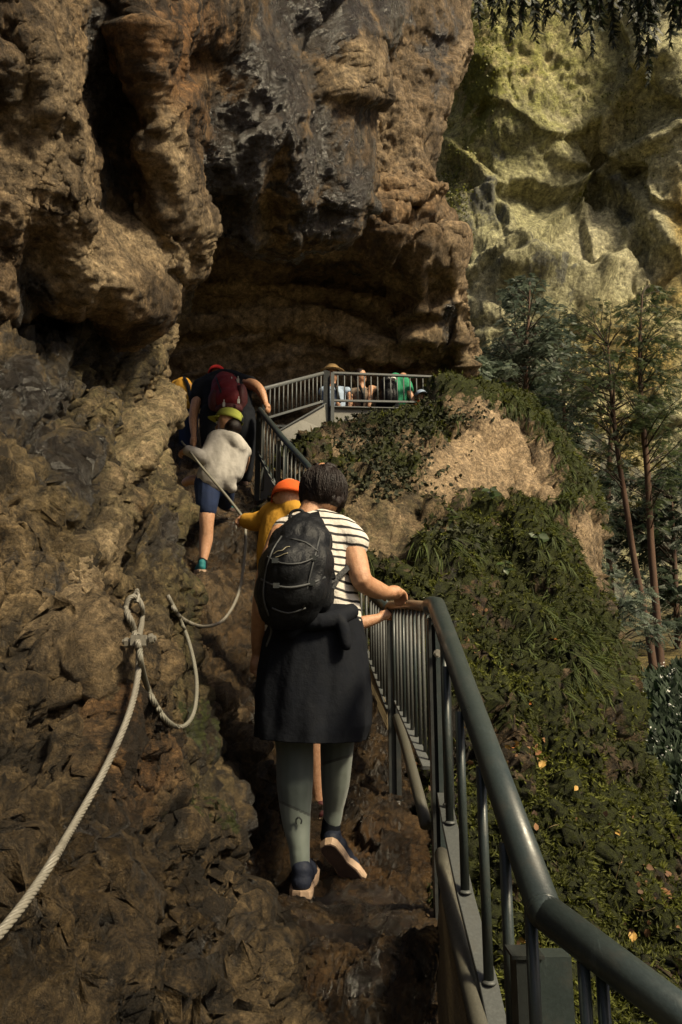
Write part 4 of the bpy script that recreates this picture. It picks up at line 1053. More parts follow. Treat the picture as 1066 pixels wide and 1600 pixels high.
def bake(o, voxel, it=4):
    r = o.modifiers.new('r', 'REMESH'); r.mode = 'VOXEL'; r.voxel_size = voxel*1.22; r.use_smooth_shade = True
    if it:
        sm = o.modifiers.new('s', 'SMOOTH'); sm.factor = .5; sm.iterations = it
    dg = bpy.context.evaluated_depsgraph_get(); dg.update()
    me = bpy.data.meshes.new_from_object(o.evaluated_get(dg))
    o.modifiers.clear(); old = o.data; o.data = me; bpy.data.meshes.remove(old)
    me.polygons.foreach_set('use_smooth', np.ones(len(me.polygons), bool))
def wrinkle(o, amp, f, seed=0, dirv=None):
    """cloth folds: ridges running mostly along dirv"""
    me = o.data; n = len(me.vertices)
    co = np.empty(n*3, np.float32); me.vertices.foreach_get('co', co); co = co.reshape(-1, 3)
    no = np.empty(n*3, np.float32); me.vertices.foreach_get('normal', no); no = no.reshape(-1, 3)
    q = co.copy()
    if dirv is not None:
        d = np.array(Vector(dirv).normalized()); q = q - np.outer(q@d, d)*.86
    w = q + .03*np.stack([gn(q*6, seed), gn(q*6, seed+1), gn(q*6, seed+2)], 1)
    h = ridged(w*f, 4, .55, seed=seed)*.75+.18*gn(co*f*.5, seed+4)
    co = co + no*(amp*h)[:, None]
    me.vertices.foreach_set('co', co.ravel()); me.update()
def fuse(name, chains, voxel, mat, parent, it=4, wr=None):
    """chains: lists of ((px,py,D), radius) joined into one smooth skin"""
    mb = MB()
    for ch in chains:
        pts = [P(*c[0]) if not isinstance(c[0], Vector) else c[0] for c in ch]; rs = [c[1] for c in ch]
        if len(ch) == 1:
            mb.ball(pts[0], rs[0]); continue
        rr = [r if not isinstance(r, tuple) else r[0] for r in rs]
        mb.tube(pts, rr, 12, sub=4)
        for i in (0, -1): mb.ball(pts[i], rr[i], 12, 8)
    o = mb.build(name, mat, parent, True)
    bake(o, voxel, it)
    if wr: wrinkle(o, *wr)
    return o
def shoe(parent, heel, f, u, L, mu, ms, mt=None, voxel=.008):
    """heel: point under the heel; f: towards the toes; u: up from the sole"""
    f = Vector(f).normalized(); u = Vector(u); u = (u-f*u.dot(f)).normalized(); s = f.cross(u)
    g = lambda a, b, c: heel+f*(a*L)+s*(b*L)+u*(c*L)
    mb = MB()
    for a, b, c, r in ((.10, 0, .20, .135), (.12, 0, .33, .13), (.28, 0, .22, .15), (.45, 0, .18, .15), (.62, .01, .15, .15), (.80, .01, .13, .125), (.90, 0, .12, .09)):
        mb.ball(g(a, b, c), r*L, 12, 8)
    o = mb.build('shoe', mu, parent, True); bake(o, voxel, 3)
    out = [(-.02, -.10), (.05, -.145), (.25, -.15), (.42, -.135), (.62, -.175), (.80, -.165), (.95, -.09), (1.0, 0), (.95, .10), (.80, .165), (.62, .17), (.42, .12), (.25, .14), (.05, .14), (-.02, .10), (-.05, 0)]
    n = len(out); vs = []
    for c, k in ((0, .90), (.03, 1.0), (.10, 1.03), (.125, .97)): vs += [g(a*k+.02, b*k, c+(.03 if a > .85 else 0)) for a, b in out]
    fs = [tuple(range(n-1, -1, -1)), tuple(range(3*n, 4*n))]
    for j in range(3): fs += [(j*n+i, j*n+(i+1) % n, (j+1)*n+(i+1) % n, (j+1)*n+i) for i in range(n)]
    make('sole', vs, fs, ms, o, False)
    if mt:
        vs = [g(a*.9+.03, b*.82, -.012) for a, b in out]+[g(a*.9+.03, b*.82, .01) for a, b in out]
        make('tread', vs, [tuple(range(n-1, -1, -1)), tuple(range(n, 2*n))]+[(i, (i+1) % n, n+(i+1) % n, n+i) for i in range(n)], mt, o, False)
    return o
def hand(mb, wrist, d, back, size, curl=.5, spread=.02, thumb=1):
    """five fingers leaving a palm; d = direction of the hand, back = direction of the back of the hand"""
    d = Vector(d).normalized(); back = Vector(back); back = (back-d*back.dot(d)).normalized(); s = d.cross(back)*thumb
    pal = wrist+d*size*.28
    mb.tube([wrist, pal, wrist+d*size*.5], [size*.14, size*.19, size*.17], 10); mb.ball(pal+s*size*.07, size*.17, 10, 7); mb.ball(pal-s*size*.10, size*.15, 10, 7)
    for k, (off, ln) in enumerate(((.17, .42), (.06, .47), (-.06, .43), (-.17, .34))):
        p = wrist+d*size*.45+s*size*off; dd = (d+s*spread*off*4).normalized(); pts = [p]
        for j, fr in enumerate((.42, .32, .26)):
            a = curl*(j+.6)*.95
            pts.append(pts[-1]+(dd*math.cos(a)-back*math.sin(a))*size*ln*fr)
        mb.tube(pts, [size*.055, size*.052, size*.047, size*.040], 8); mb.ball(pts[-1], size*.040, 8, 6)
    p = wrist+d*size*.14+s*size*.16; q = p+(d*.6+s*.7-back*.3*curl).normalized()*size*.20; r = q+(d*.9+s*.1-back*.6*curl).normalized()*size*.18
    mb.tube([p, q, r], [size*.07, size*.06, size*.048], 8); mb.ball(r, size*.048, 8, 6)
def body(parent, mat, chains, head=None, hands=(), voxel=.01, face=None, it=3):
    mb = MB()
    for ch in chains:
        pts = [P(*c[0]) for c in ch]; rs = [c[1] for c in ch]
        mb.tube(pts, rs, 12, sub=3)
        for i in (0, -1): mb.ball(pts[i], rs[i], 12, 8)
    if head:
        c = P(*head[0]); r = head[1]
        mb.ball(c, (r*.80, r*.95, r*1.12), 18, 12)
        if face:
            f = Vector(face).normalized(); s = f.cross(Z).normalized()
            mb.ball(c+f*r*.22-Z*r*.45, (r*.62, r*.62, r*.62), 14, 9)
            mb.tube([c+f*r*.88+Z*r*.12, c+f*r*1.14-Z*r*.22], [r*.09, r*.15], 8); mb.ball(c+f*r*1.08-Z*r*.24, r*.14, 8, 6)
            mb.ball(c+f*r*.86-Z*r*.55, r*.15, 8, 6); mb.ball(c+f*r*.72-Z*r*.88, r*.24, 8, 6)
            for k in (-1, 1):
                mb.ball(c+s*k*r*.80-Z*r*.05, (r*.14, r*.2, r*.26), 8, 6)
    for h in hands: hand(mb, *h)
    o = mb.build('body', mat, parent, True); bake(o, voxel, it)
    if head and face:
        for k in (-1, 1):
            e = MB(); e.ball(c+f*r*.80+s*k*r*.33+Z*r*.08, r*.13, 8, 6); e.build('eye', m_white, parent, True)
            e = MB(); e.tube([c+f*r*.90+s*k*r*.18+Z*r*.30, c+f*r*.80+s*k*r*.50+Z*r*.28], r*.05, 6); e.build('eyebrow', m_hair, parent, True)
    return o
def cap(parent, c, r, mat, face, brim=True, hgt=.9, lean=Vector((0, 0, 1)), stripe=None):
    """baseball cap: dome, brim to the front"""
    f = Vector(face).normalized(); u = Vector(lean).normalized(); f = (f-u*f.dot(u)).normalized(); s = f.cross(u)
    vs, fs = [], []; N = 20; R = 8
    for i in range(R+1):
        th = (math.pi/2)*(i/R)
        for k in range(N):
            a = 2*math.pi*k/N
            vs.append(c+(f*math.cos(a)*1.08+s*math.sin(a)*.92)*r*math.cos(th)**.8+u*r*hgt*math.sin(th))
    for i in range(R):
        for k in range(N): fs.append((i*N+k, i*N+(k+1) % N, (i+1)*N+(k+1) % N, (i+1)*N+k))
    o = make('cap', vs, fs, mat, parent)
    sd = o.modifiers.new('t', 'SOLIDIFY'); sd.thickness = .004
    if brim:
        vs, fs = [], []
        for j in range(5):
            for k in range(11):
                a = (k/10-.5)*math.pi*.80
                rr = r*(1.02+.62*j/4*math.cos(a)**.6)
                vs.append(c+f*math.cos(a)*rr*1.06+s*math.sin(a)*r*.95-u*r*(.10*j/4+.16*(abs(math.sin(a))**2))+u*r*.05)
        for j in range(4):
            for k in range(10): fs.append((j*11+k, j*11+k+1, (j+1)*11+k+1, (j+1)*11+k))
        b = make('brim', vs, fs, mat, o); sd = b.modifiers.new('t', 'SOLIDIFY'); sd.thickness = .004
    bt = MB(); bt.ball(c+u*r*hgt, r*.08, 8, 6); bt.build('button', mat, o, True)
    if stripe:
        pts = [c+f*math.cos(a)*r*1.10*abs(math.sin(t_))*1.0+u*(r*hgt*1.03*math.cos(t_)) for t_ in [math.pi*.5*x/8 for x in range(9)] for a in [math.pi]]
        st = MB()
        for p, q in zip(pts[:-1], pts[1:]): st.bar(p, q, r*.34, .006, up=(p-c))
        st.build('stripe', stripe, o)
    return o

# ---- woman -----------------------------------------------------------------------
WO = thing('person', 'woman in a striped tee with a dark jacket tied at the waist', 'person', P(470, 1408, 3.08))
wr = P(606, 926, 3.20); hd = P(640, 925, 3.37)-wr
body(WO, m_skin, [
    [((482, 812, 3.12), .055), ((493, 785, 3.14), .050)],
    [((535, 838, 3.10), .056), ((552, 862, 3.07), .050), ((562, 895, 3.02), .042), ((568, 910, 3.02), .040), ((590, 922, 3.12), .037), ((606, 926, 3.20), .025)],
    [((440, 838, 3.10), .052), ((420, 890, 3.06), .044), ((410, 940, 3.04), .038), ((405, 990, 3.12), .032), ((403, 1020, 3.18), .024)],
    [((455, 850, 3.15), .09), ((505, 850, 3.15), .09), ((500, 930, 3.12), .10), ((465, 930, 3.12), .10)],
    [((462, 1010, 3.10), .11), ((460, 1130, 3.10), .065), ((463, 1225, 3.10), .052), ((465, 1290, 3.10), .034), ((468, 1345, 3.08), .026), ((470, 1375, 3.08), .028)],
    [((520, 1010, 3.10), .11), ((527, 1130, 3.15), .062), ((524, 1222, 3.25), .042), ((521, 1255, 3.28), .028), ((519, 1285, 3.30), .024), ((517, 1305, 3.30), .028)],
    ], head=((505, 765, 3.16), .100), face=(.15, .95, -.1), hands=[(wr, hd, Z+Vector((-.2, 0, 0)), .165, .75, .02, -1), (P(403, 1020, 3.18), (-.05, .15, -1), (-1, 0, 0), .16, .4)], voxel=.0052, it=2)
# hair: loose bob, scalp volume plus many strands
mb = MB(); hc = P(505, 765, 3.16)
mb.ball(hc+Z*.008, (.086, .096, .098), 24, 16); mb.ball(hc+Vector((-.006, -.010, -.034)), (.088, .084, .058), 20, 12)
rr = random.Random(5)
for k in range(46):
    a = rr.uniform(-math.pi*1.2, .2*math.pi); e = rr.uniform(-.5, 1.2)
    c_ = hc+Vector((math.cos(a)*math.cos(e)*.080, math.sin(a)*math.cos(e)*.085, math.sin(e)*.088-.004))
    mb.tube([c_+Z*.03, c_-Z*.03], [.012, .016], 8); mb.ball(c_-Z*.03, .016, 8, 6)
o = mb.build('hair', m_hair, WO, True); bake(o, .004, 3); wrinkle(o, .002, 16, 3, (.15, 0, 1))
mb = MB()
for k in range(1700):
    a = rr.uniform(-math.pi*1.18, .18*math.pi); e = rr.uniform(-.2, 1.45)
    low_ = -.82+rr.gauss(0, .10); pts = []; ph = rr.uniform(0, 6); cl = .16*math.sin(a*2.3+.5)+rr.gauss(0, .09); out = rr.uniform(.93, 1.05)
    for j in range(8):
        t = j/7; ee = e*(1-t)+low_*t; aa = a+cl*t+.05*math.sin(t*6+ph)
        w = (.094+.0022*math.sin(a*7+t*3))*out*(1+.06*t*t*math.sin(a*4+1))
        ce = math.cos(ee*.72) if ee < 0 else math.cos(ee)
        pts.append(hc+Vector((math.cos(aa)*ce*w, math.sin(aa)*ce*w*1.05, math.sin(ee)*.100+.006)))
    mb.tube(pts, [.0010, .0017, .0019, .0019, .0018, .0015, .0012, .0005], 4, cap=False)
mb.build('hair_strands', m_hair, o, True)['kind'] = 'stuff'
# tee: trunk, shoulders, cap sleeve, loose hem
o = fuse('striped_shirt', [
    [((448, 832, 3.13), .060), ((490, 818, 3.12), .062), ((530, 830, 3.10), .064), ((546, 842, 3.09), .060)],
    [((536, 834, 3.10), .066), ((552, 848, 3.08), .062)],
    [((462, 850, 3.14), .100), ((462, 930, 3.12), .110), ((460, 975, 3.12), .125)],
    [((505, 845, 3.12), .105), ((512, 900, 3.10), .105), ((520, 970, 3.10), .112)],
    [((518, 850, 3.10), .085), ((530, 910, 3.08), .068), ((540, 968, 3.08), .062)]], .0062, stripes_mat(), WO, 3, (.005, 13, 6, (.1, 0, 1)))
mb = MB(); 
for a_, b_ in zip([(541, 872), (549, 876), (557, 872), (563, 864), (566, 850)], [(549, 876), (557, 872), (563, 864), (566, 850), (560, 834)]): pass
# jacket tied round the waist
ringY = [(950, 440, 553), (968, 425, 562), (1000, 414, 567), (1040, 407, 571), (1090, 402, 574), (1130, 402, 573), (1152, 404, 566)]
vs, fs = [], []; N = 150
rows_ = []
for i in range(91):
    t = i/90*(len(ringY)-1); k = min(int(t), len(ringY)-2); u_ = t-k
    y, l, r_ = [ringY[k][j]*(1-u_)+ringY[k+1][j]*u_ for j in range(3)]
    rows_.append((y, l, r_))
for i, (y, l, r_) in enumerate(rows_):
    c = P((l+r_)/2, y, 3.10); hw = (r_-l)/2*3.10/F
    for k in range(N):
        a = 2*math.pi*k/N
        fold = 1+.030*math.sin(a*7+1.5*math.sin(i*.04))*(i/90)+.020*math.sin(a*13+i*.033)*(i/90)
        zz = .014*math.sin(a-.4)*(i/90)
        vs.append(c+Vector((math.cos(a)*hw*fold, math.sin(a)*.158*fold, zz)))
for i in range(90):
    for k in range(N): fs.append((i*N+k, (i+1)*N+k, (i+1)*N+(k+1) % N, i*N+(k+1) % N))
o = make('tied_jacket', vs, fs, m_navy, WO); o['label'] = 'dark navy jacket tied round the waist'
wrinkle(o, .009, 8, 92, (.12, 0, 1)); wrinkle(o, .003, 22, 95, (.4, 0, 1)); o.modifiers.new('t', 'SOLIDIFY').thickness = .010
fuse('knotted_sleeve', [[((440, 960, 2.98), .030), ((480, 972, 2.93), .032), ((520, 968, 2.94), .030), ((548, 956, 3.02), .030)], [((528, 966, 2.94), .026), ((537, 985, 2.93), .022), ((541, 1008, 2.93), .018)], [((470, 975, 2.93), .026), ((455, 990, 2.93), .02)]], .006, m_navy, o, 3, (.005, 18, 8))
# leggings with paler calf panels
o = fuse('leggings', [
    [((460, 1060, 3.10), .095), ((459, 1130, 3.10), .078), ((461, 1180, 3.10), .070), ((461, 1225, 3.10), .069), ((463, 1280, 3.10), .053), ((468, 1325, 3.08), .037), ((469, 1352, 3.08), .035)],
    [((527, 1060, 3.12), .090), ((528, 1130, 3.15), .070), ((526, 1180, 3.20), .063), ((524, 1225, 3.25), .056), ((521, 1262, 3.29), .040), ((519, 1285, 3.30), .035)]], .006, None, WO, 3, (.0018, 12, 2, (1, 0, 0)))
m, nt, b = newmat('sage green stretch knit'); t = NT(nt)
c = t.mix(t.ramp(t.attr('panel'), [(.45, 0), (.55, 1)]), (0.050, 0.066, 0.062), (0.125, 0.150, 0.132))
c = t.mix(t.ramp(t.attr('seam'), [(.4, 0), (.6, .8)]), c, (0.015, 0.018, 0.018))
t.link(c, b.inputs['Base Color']); b.inputs['Roughness'].default_value = .6; b.inputs['Sheen Weight'].default_value = .3
t.link(t.bump(t.noise(300, 2, .5), .2, .001), b.inputs['Normal'])
o.data.materials.clear(); o.data.materials.append(m)
n = len(o.data.vertices); co = np.empty(n*3, np.float32); o.data.vertices.foreach_get('co', co); co = co.reshape(-1, 3).astype(float)
X, Y = pix(co)
sd_ = np.where(X < 497, (Y-(1256+(X-445)*.45)), (Y-(1192-(X-510)*.30)))
a = o.data.attributes.new('panel', 'FLOAT', 'POINT'); a.data.foreach_set('value', np.clip(.5+sd_/6, 0, 1).astype(np.float32))
a = o.data.attributes.new('seam', 'FLOAT', 'POINT'); a.data.foreach_set('value', np.exp(-(sd_/2.6)**2).astype(np.float32))
mb = MB(); c = P(467, 1281, 3.035)
for k in (-1, 1): mb.tube([c+Vector((k*.008, 0, -.014)), c+Vector((k*.010, -.001, 0)), c+Vector((0, -.002, .010))], .003, 6, sub=3)
mb.build('logo', m_post, o, True)
shoe(WO, P(470, 1408, 3.04), (.05, 1, .12), Z, .29, m_shoe, m_sole, m_sole2, .006)
hp = P(509, 1322, 3.22); fuse('sock', [[((519, 1276, 3.30), .037), ((516, 1306, 3.31), .040)]], .006, m_navy, WO, 2); shoe(WO, hp, Vector((.115, .10, -.15)), Vector((.12, .80, .58)), .265, m_shoe, m_sole, m_sole2, .006)

BP = thing('backpack', 'black daypack on the back of the woman in the striped tee', 'backpack', P(455, 970, 2.9))
mb = MB()
for px, py, D, wx, wy, wz in ((476, 830, 2.97, .085, .07, .07), (470, 850, 2.93, .118, .10, .09), (463, 885, 2.89, .138, .125, .11), (456, 920, 2.88, .136, .125, .11), (452, 950, 2.90, .112, .10, .075), (500, 920, 2.96, .05, .07, .10), (452, 890, 2.84, .10, .11, .10)):
    mb.ball(P(px, py, D), (wx, wy, wz), 18, 12, Matrix.Rotation(rad(-9), 3, 'Y'))
o = mb.build('pack_body', m_black, BP, True); bake(o, .0065, 22); wrinkle(o, .010, 14, 21, (.25, 0, 1))
mb = MB()
for k, pts in enumerate(([(428, 866, 2.735), (436, 858, 2.73), (444, 862, 2.728), (452, 853, 2.726)], [(426, 874, 2.733), (438, 868, 2.728), (452, 864, 2.725)])):
    mb.tube([P(*p) for p in pts], .0016, 5, sub=4)
lg = mb.build('logo', m_logo, BP, True)
def surf_y(o, px, py, off=.004):
    """move along the ray from the camera onto mesh o"""
    d = (P(px, py, 3)-CAM).normalized()
    q = o.matrix_world.inverted() if False else None
    off_ = (o.parent.location if o.parent else Vector((0, 0, 0)))*0
    hit, loc, nrm, idx = o.ray_cast(CAM-off_, d)
    return (loc-d*off) if hit else None
bpy.context.view_layer.update()
hits = []
for line in ([(427, 866), (434, 861), (441, 860), (447, 855), (453, 854)], [(430, 871), (437, 869), (443, 866), (450, 864)]):
    pts = [surf_y(o, *p) for p in line]; pts = [p for p in pts if p is not None]
    if len(pts) > 2: hits.append(pts)
if hits:
    mb = MB()
    for pts in hits: mb.tube(pts, .0017, 5, sub=3)
    me_new = mb.build('logo', m_logo, BP, True); bpy.data.objects.remove(lg); me_new.name = 'logo'
def strapline(o, line, w, mat, name, parent, off=.003):
    pts = [surf_y(o, *p, off) for p in line]; pts = [p for p in pts if p is not None]
    if len(pts) < 2: return
    mb = MB(); mb.tube(pts, w, 6, sub=3); return mb.build(name, mat, parent, True)
m_zip = plain('grey webbing', (0.045, 0.048, 0.05), .6)
for line in ([(500, 838), (492, 870), (482, 910), (474, 950)], [(440, 838), (425, 862), (414, 900), (412, 935), (420, 962)], [(455, 842), (478, 848), (497, 862)]):
    strapline(o, line, .0035, m_zip, 'zip', BP)
for line, w_ in (([(408, 905), (430, 915), (455, 918), (485, 912), (508, 902)], .0045), ([(418, 870), (440, 880), (470, 880), (498, 868)], .003), ([(425, 950), (450, 958), (478, 950)], .0035)):
    strapline(o, line, w_, m_zip, 'compression_strap', BP, .003)
for px, py in ((432, 915), (488, 911), (430, 876), (490, 872)):
    c = surf_y(o, px, py, .008)
    if c is not None:
        mb = MB(); mb.box(c-Vector((.011, .004, .009)), c+Vector((.011, .004, .009))); mb.build('buckle', m_post, BP)
mb = MB(); mb.tube([P(452, 812, 3.02), P(456, 800, 3.02), P(470, 797, 3.02), P(478, 806, 3.03)], .006, 8, sub=4); mb.build('grab_loop', m_black, BP, True)
mb = MB()
pts = [P(490, 802, 3.03), P(498, 830, 2.985), P(508, 870, 2.95), P(516, 905, 2.95)]
for p, q in zip(pts[:-1], pts[1:]): mb.bar(p, q, .045, .012, up=(0, -1, .1))
mb.build('shoulder_strap', m_black, BP)
mb = MB()
for p, q in zip([P(505, 915, 2.93), P(528, 902, 2.965)], [P(528, 902, 2.965), P(545, 886, 3.01)]): mb.bar(p, q, .022, .006, up=(0, -1, .1))
mb.bar(P(521, 920, 2.945), P(532, 896, 2.97), .014, .005, up=(0, -1, 0)); mb.build('side_strap', m_black, BP)
mb = MB(); mb.tube([P(407, 925, 2.98), P(408, 950, 2.95), P(416, 968, 2.93), P(424, 985, 2.93), P(416, 1010, 2.95)], .004, 6, sub=4); mb.build('loose_strap', m_zip, BP, True)

# ---- child in yellow with the orange cap ----------------------------------------------
CH = thing('person', 'child in a mustard hoodie and orange cap gripping the cable in front of the woman', 'person', P(500, 1290, 3.72))
wl = P(392, 812, 4.02); wr = P(592, 966, 3.70)
body(CH, m_skin2, [
    [((450, 800, 3.90), .045), ((452, 785, 3.88), .042)], [((430, 812, 3.92), .04), ((410, 815, 3.98), .034), ((392, 812, 4.02), .026)],
    [((475, 830, 3.85), .045), ((520, 950, 3.72), .036), ((548, 976, 3.68), .035), ((570, 972, 3.68), .031), ((592, 966, 3.70), .022)],
    [((452, 840, 3.88), .10), ((462, 960, 3.82), .10)],
    [((475, 1010, 3.80), .075), ((492, 1130, 3.75), .055), ((497, 1180, 3.74), .048), ((498, 1225, 3.74), .044), ((500, 1270, 3.74), .028)],
    [((450, 1010, 3.80), .075), ((462, 1130, 3.85), .055), ((462, 1270, 3.9), .028)]],
    head=((452, 778, 3.87), .090), face=(-.2, .95, 0), hands=[(wl, (-.9, .3, .1), Z, .13, 1.1), (wr, P(607, 958, 3.74)-wr, (.2, -.2, 1), .13, .9, .02, -1)], voxel=.0065, it=2)
o = fuse('hoodie', [[((418, 806, 3.95), .052), ((438, 800, 3.92), .066), ((470, 806, 3.88), .066)], [((386, 814, 4.03), .040), ((400, 815, 4.0), .047), ((425, 808, 3.95), .056)], [((445, 820, 3.9), .115), ((440, 870, 3.88), .120), ((452, 950, 3.85), .13)], [((474, 820, 3.9), .09), ((480, 950, 3.85), .11)], [((452, 793, 3.86), .062), ((458, 800, 3.83), .058)]], .008, m_yel, CH, 3, (.007, 12, 31, (.2, 0, 1)))
o = fuse('shorts', [[((474, 990, 3.82), .12), ((484, 1060, 3.79), .095), ((488, 1100, 3.77), .085)], [((452, 990, 3.82), .12), ((460, 1100, 3.85), .085)]], .012, m_slate, CH, 3)
cap(CH, P(452, 778, 3.86), .094, m_org, (-.25, .95, 0), lean=Vector((.05, .15, 1)))
fuse('sock', [[((499, 1240, 3.74), .036), ((500, 1268, 3.74), .034)]], .008, m_navy, CH, 2)
shoe(CH, P(500, 1288, 3.70), (.1, 1, .1), Z, .22, m_redb, m_sole, None, .008); shoe(CH, P(462, 1290, 3.88), (0, 1, .1), Z, .22, m_redb, m_sole, None, .01)

# ---- boy in the white hoodie ------------------------------------------------------------
BO = thing('person', 'boy in a pale grey hoodie, navy shorts and lime cap stepping up the rock', 'person', P(316, 892, 6.2))
wl = P(294, 705, 6.12)
body(BO, m_skin2, [
    [((358, 690, 6.25), .05), ((358, 672, 6.25), .045)],
    [((340, 692, 6.22), .05), ((318, 712, 6.15), .042), ((305, 708, 6.13), .035), ((294, 705, 6.12), .026)],
    [((372, 700, 6.3), .05), ((384, 712, 6.4), .04), ((380, 735, 6.6), .03)],
    [((352, 700, 6.28), .12), ((340, 750, 6.25), .12)],
    [((325, 760, 6.22), .085), ((323, 800, 6.2), .070), ((323, 822, 6.2), .056), ((322, 845, 6.22), .055), ((318, 875, 6.2), .032), ((317, 885, 6.2), .034)],
    [((345, 760, 6.3), .085), ((352, 775, 6.6), .065), ((352, 790, 6.62), .04)],
    [((322, 752, 6.4), .05), ((300, 750, 6.45), .042), ((290, 754, 6.5), .035)]],
    head=((356, 660, 6.26), .100), face=(-.86, .35, -.12), hands=[(wl, (-.8, .5, .0), Z, .14, 1.0)], voxel=.008, it=2)
o = fuse('hoodie', [[((340, 690, 6.22), .095), ((358, 688, 6.25), .09), ((374, 700, 6.28), .075), ((383, 706, 6.3), .055)], [((336, 692, 6.2), .078), ((320, 714, 6.12), .058), ((306, 709, 6.08), .050), ((294, 704, 6.08), .042)],
    [((346, 705, 6.25), .145), ((340, 735, 6.22), .145), ((334, 748, 6.22), .14)], [((364, 712, 6.26), .125), ((358, 735, 6.24), .125), ((356, 752, 6.22), .10), ((362, 762, 6.22), .045)], [((352, 684, 6.20), .060), ((366, 690, 6.19), .072), ((374, 700, 6.20), .062)]], .0085, m_grey, BO, 5, (.0060, 9, 41, (-.45, 0, 1)))
fuse('shorts', [[((326, 756, 6.22), .115), ((324, 780, 6.2), .092), ((323, 795, 6.2), .080)], [((346, 758, 6.26), .105), ((350, 778, 6.5), .085), ((352, 784, 6.55), .07)]], .010, m_short, BO, 3, (.007, 10, 44, (0, 0, 1)))
cap(BO, P(358, 657, 6.26), .112, m_lime, (-.9, .25, .05), lean=Vector((.28, .05, 1)), stripe=m_black)
fuse('hair', [[((364, 668, 6.22), .075)], [((360, 660, 6.28), .09)]], .01, m_hair, BO, 2)
fuse('sock', [[((317, 876, 6.2), .038), ((316, 886, 6.2), .040)]], .008, m_navy, BO, 1)
shoe(BO, P(316, 896, 6.14), (-.35, .9, .1), Z, .25, m_teal, m_sole, None, .009)
shoe(BO, P(353, 797, 6.58), (.1, 1, .15), Z, .24, m_teal, m_sole2, None, .009)

# ---- man bent forward with the burgundy backpack -----------------------------------------
MN = thing('person', 'bent man in navy with bare arms climbing ahead of the boy', 'person', P(360, 752, 7.5))
wl = P(303, 680, 7.5); wr = P(415, 630, 7.55)
body(MN, m_skin, [
    [((350, 605, 7.9), .06), ((345, 592, 8.05), .055)],
    [((312, 608, 7.75), .062), ((305, 635, 7.6), .050), ((302, 655, 7.55), .045), ((303, 680, 7.5), .028)],
    [((383, 600, 7.75), .068), ((397, 602, 7.66), .062), ((408, 612, 7.6), .050), ((415, 630, 7.55), .030)],
    [((350, 620, 7.8), .15), ((355, 655, 7.6), .16)],
    [((335, 665, 7.55), .12), ((334, 700, 7.55), .085), ((338, 750, 7.6), .05)], [((380, 665, 7.55), .12), ((384, 700, 7.55), .085), ((380, 750, 7.6), .05)]],
    head=((342, 590, 8.12), .11), face=(0, .9, -.4), hands=[(wl, (-.05, .1, -1), (-1, 0, 0), .19, .5), (wr, P(421, 640, 7.5)-wr, (.5, -.3, .8), .17, .8, .02, -1)], voxel=.010, it=2)
fuse('t_shirt', [[((314, 606, 7.78), .095), ((350, 594, 7.85), .12), ((384, 600, 7.78), .090), ((390, 600, 7.74), .082)], [((314, 606, 7.76), .088), ((307, 624, 7.68), .080)],
    [((335, 610, 7.8), .15), ((338, 640, 7.65), .15)], [((370, 612, 7.8), .15), ((372, 640, 7.65), .15)]], .012, m_navy, MN, 3, (.009, 8, 51))
fuse('trousers', [[((333, 650, 7.6), .14), ((333, 680, 7.55), .125), ((336, 745, 7.6), .08)], [((376, 648, 7.6), .15), ((383, 680, 7.55), .12), ((381, 745, 7.6), .08)], [((355, 645, 7.6), .15)]], .012, m_navy, MN, 3, (.008, 8, 53))
cap(MN, P(339, 585, 8.10), .10, m_redcap, (0, .9, -.3), lean=Vector((-.1, .3, 1)))
shoe(MN, P(337, 758, 7.55), (0, 1, .1), Z, .29, m_shoe, m_sole2, None, .012); shoe(MN, P(381, 758, 7.55), (0, 1, .1), Z, .29, m_shoe, m_sole2, None, .012)
o = None
for n_ in m_hair.node_tree.nodes:
    if n_.type == 'BSDF_PRINCIPLED': n_.inputs['Specular IOR Level'].default_value = .25
RP = thing('backpack', 'burgundy hiking backpack with pale buckles on the bent man', 'backpack', P(355, 645, 7.4))
mb = MB()
for px, py, D, wx, wy, wz in ((352, 596, 7.64, .12, .10, .10), (353, 604, 7.60, .145, .12, .13), (355, 614, 7.55, .165, .13, .14), (358, 626, 7.50, .172, .14, .13)): mb.ball(P(px, py, D), (wx, wy, wz), 16, 10)
o = mb.build('pack_body', m_red, RP, True); bake(o, .011, 12); wrinkle(o, .010, 8, 61, (.2, 0, 1)); bpy.context.view_layer.update()
mb = MB()
for px, py, D, wx, wy, wz in ((378, 622, 7.5, .06, .11, .15), (336, 628, 7.5, .07, .11, .13), (358, 640, 7.44, .14, .11, .06)): mb.ball(P(px, py, D), (wx, wy, wz), 14, 9)
o2 = mb.build('side_pocket', m_redb, RP, True); bake(o2, .011, 3)
for (x, y) in ((350, 632), (373, 627), (372, 595), (362, 596)):
    mb = MB(); p = P(x, y, 7.32 if y > 610 else 7.50); mb.box(p-Vector((.012, .006, .022)), p+Vector((.012, .008, .022))); mb.tube([p+Z*.02, p+Z*.05], .005, 6); mb.build('buckle', m_white, RP)
for line in ([(338, 590), (345, 612), (352, 640)], [(366, 586), (372, 605), (374, 640)]): strapline(o, line, .008, m_black, 'compression_strap', RP, .004)

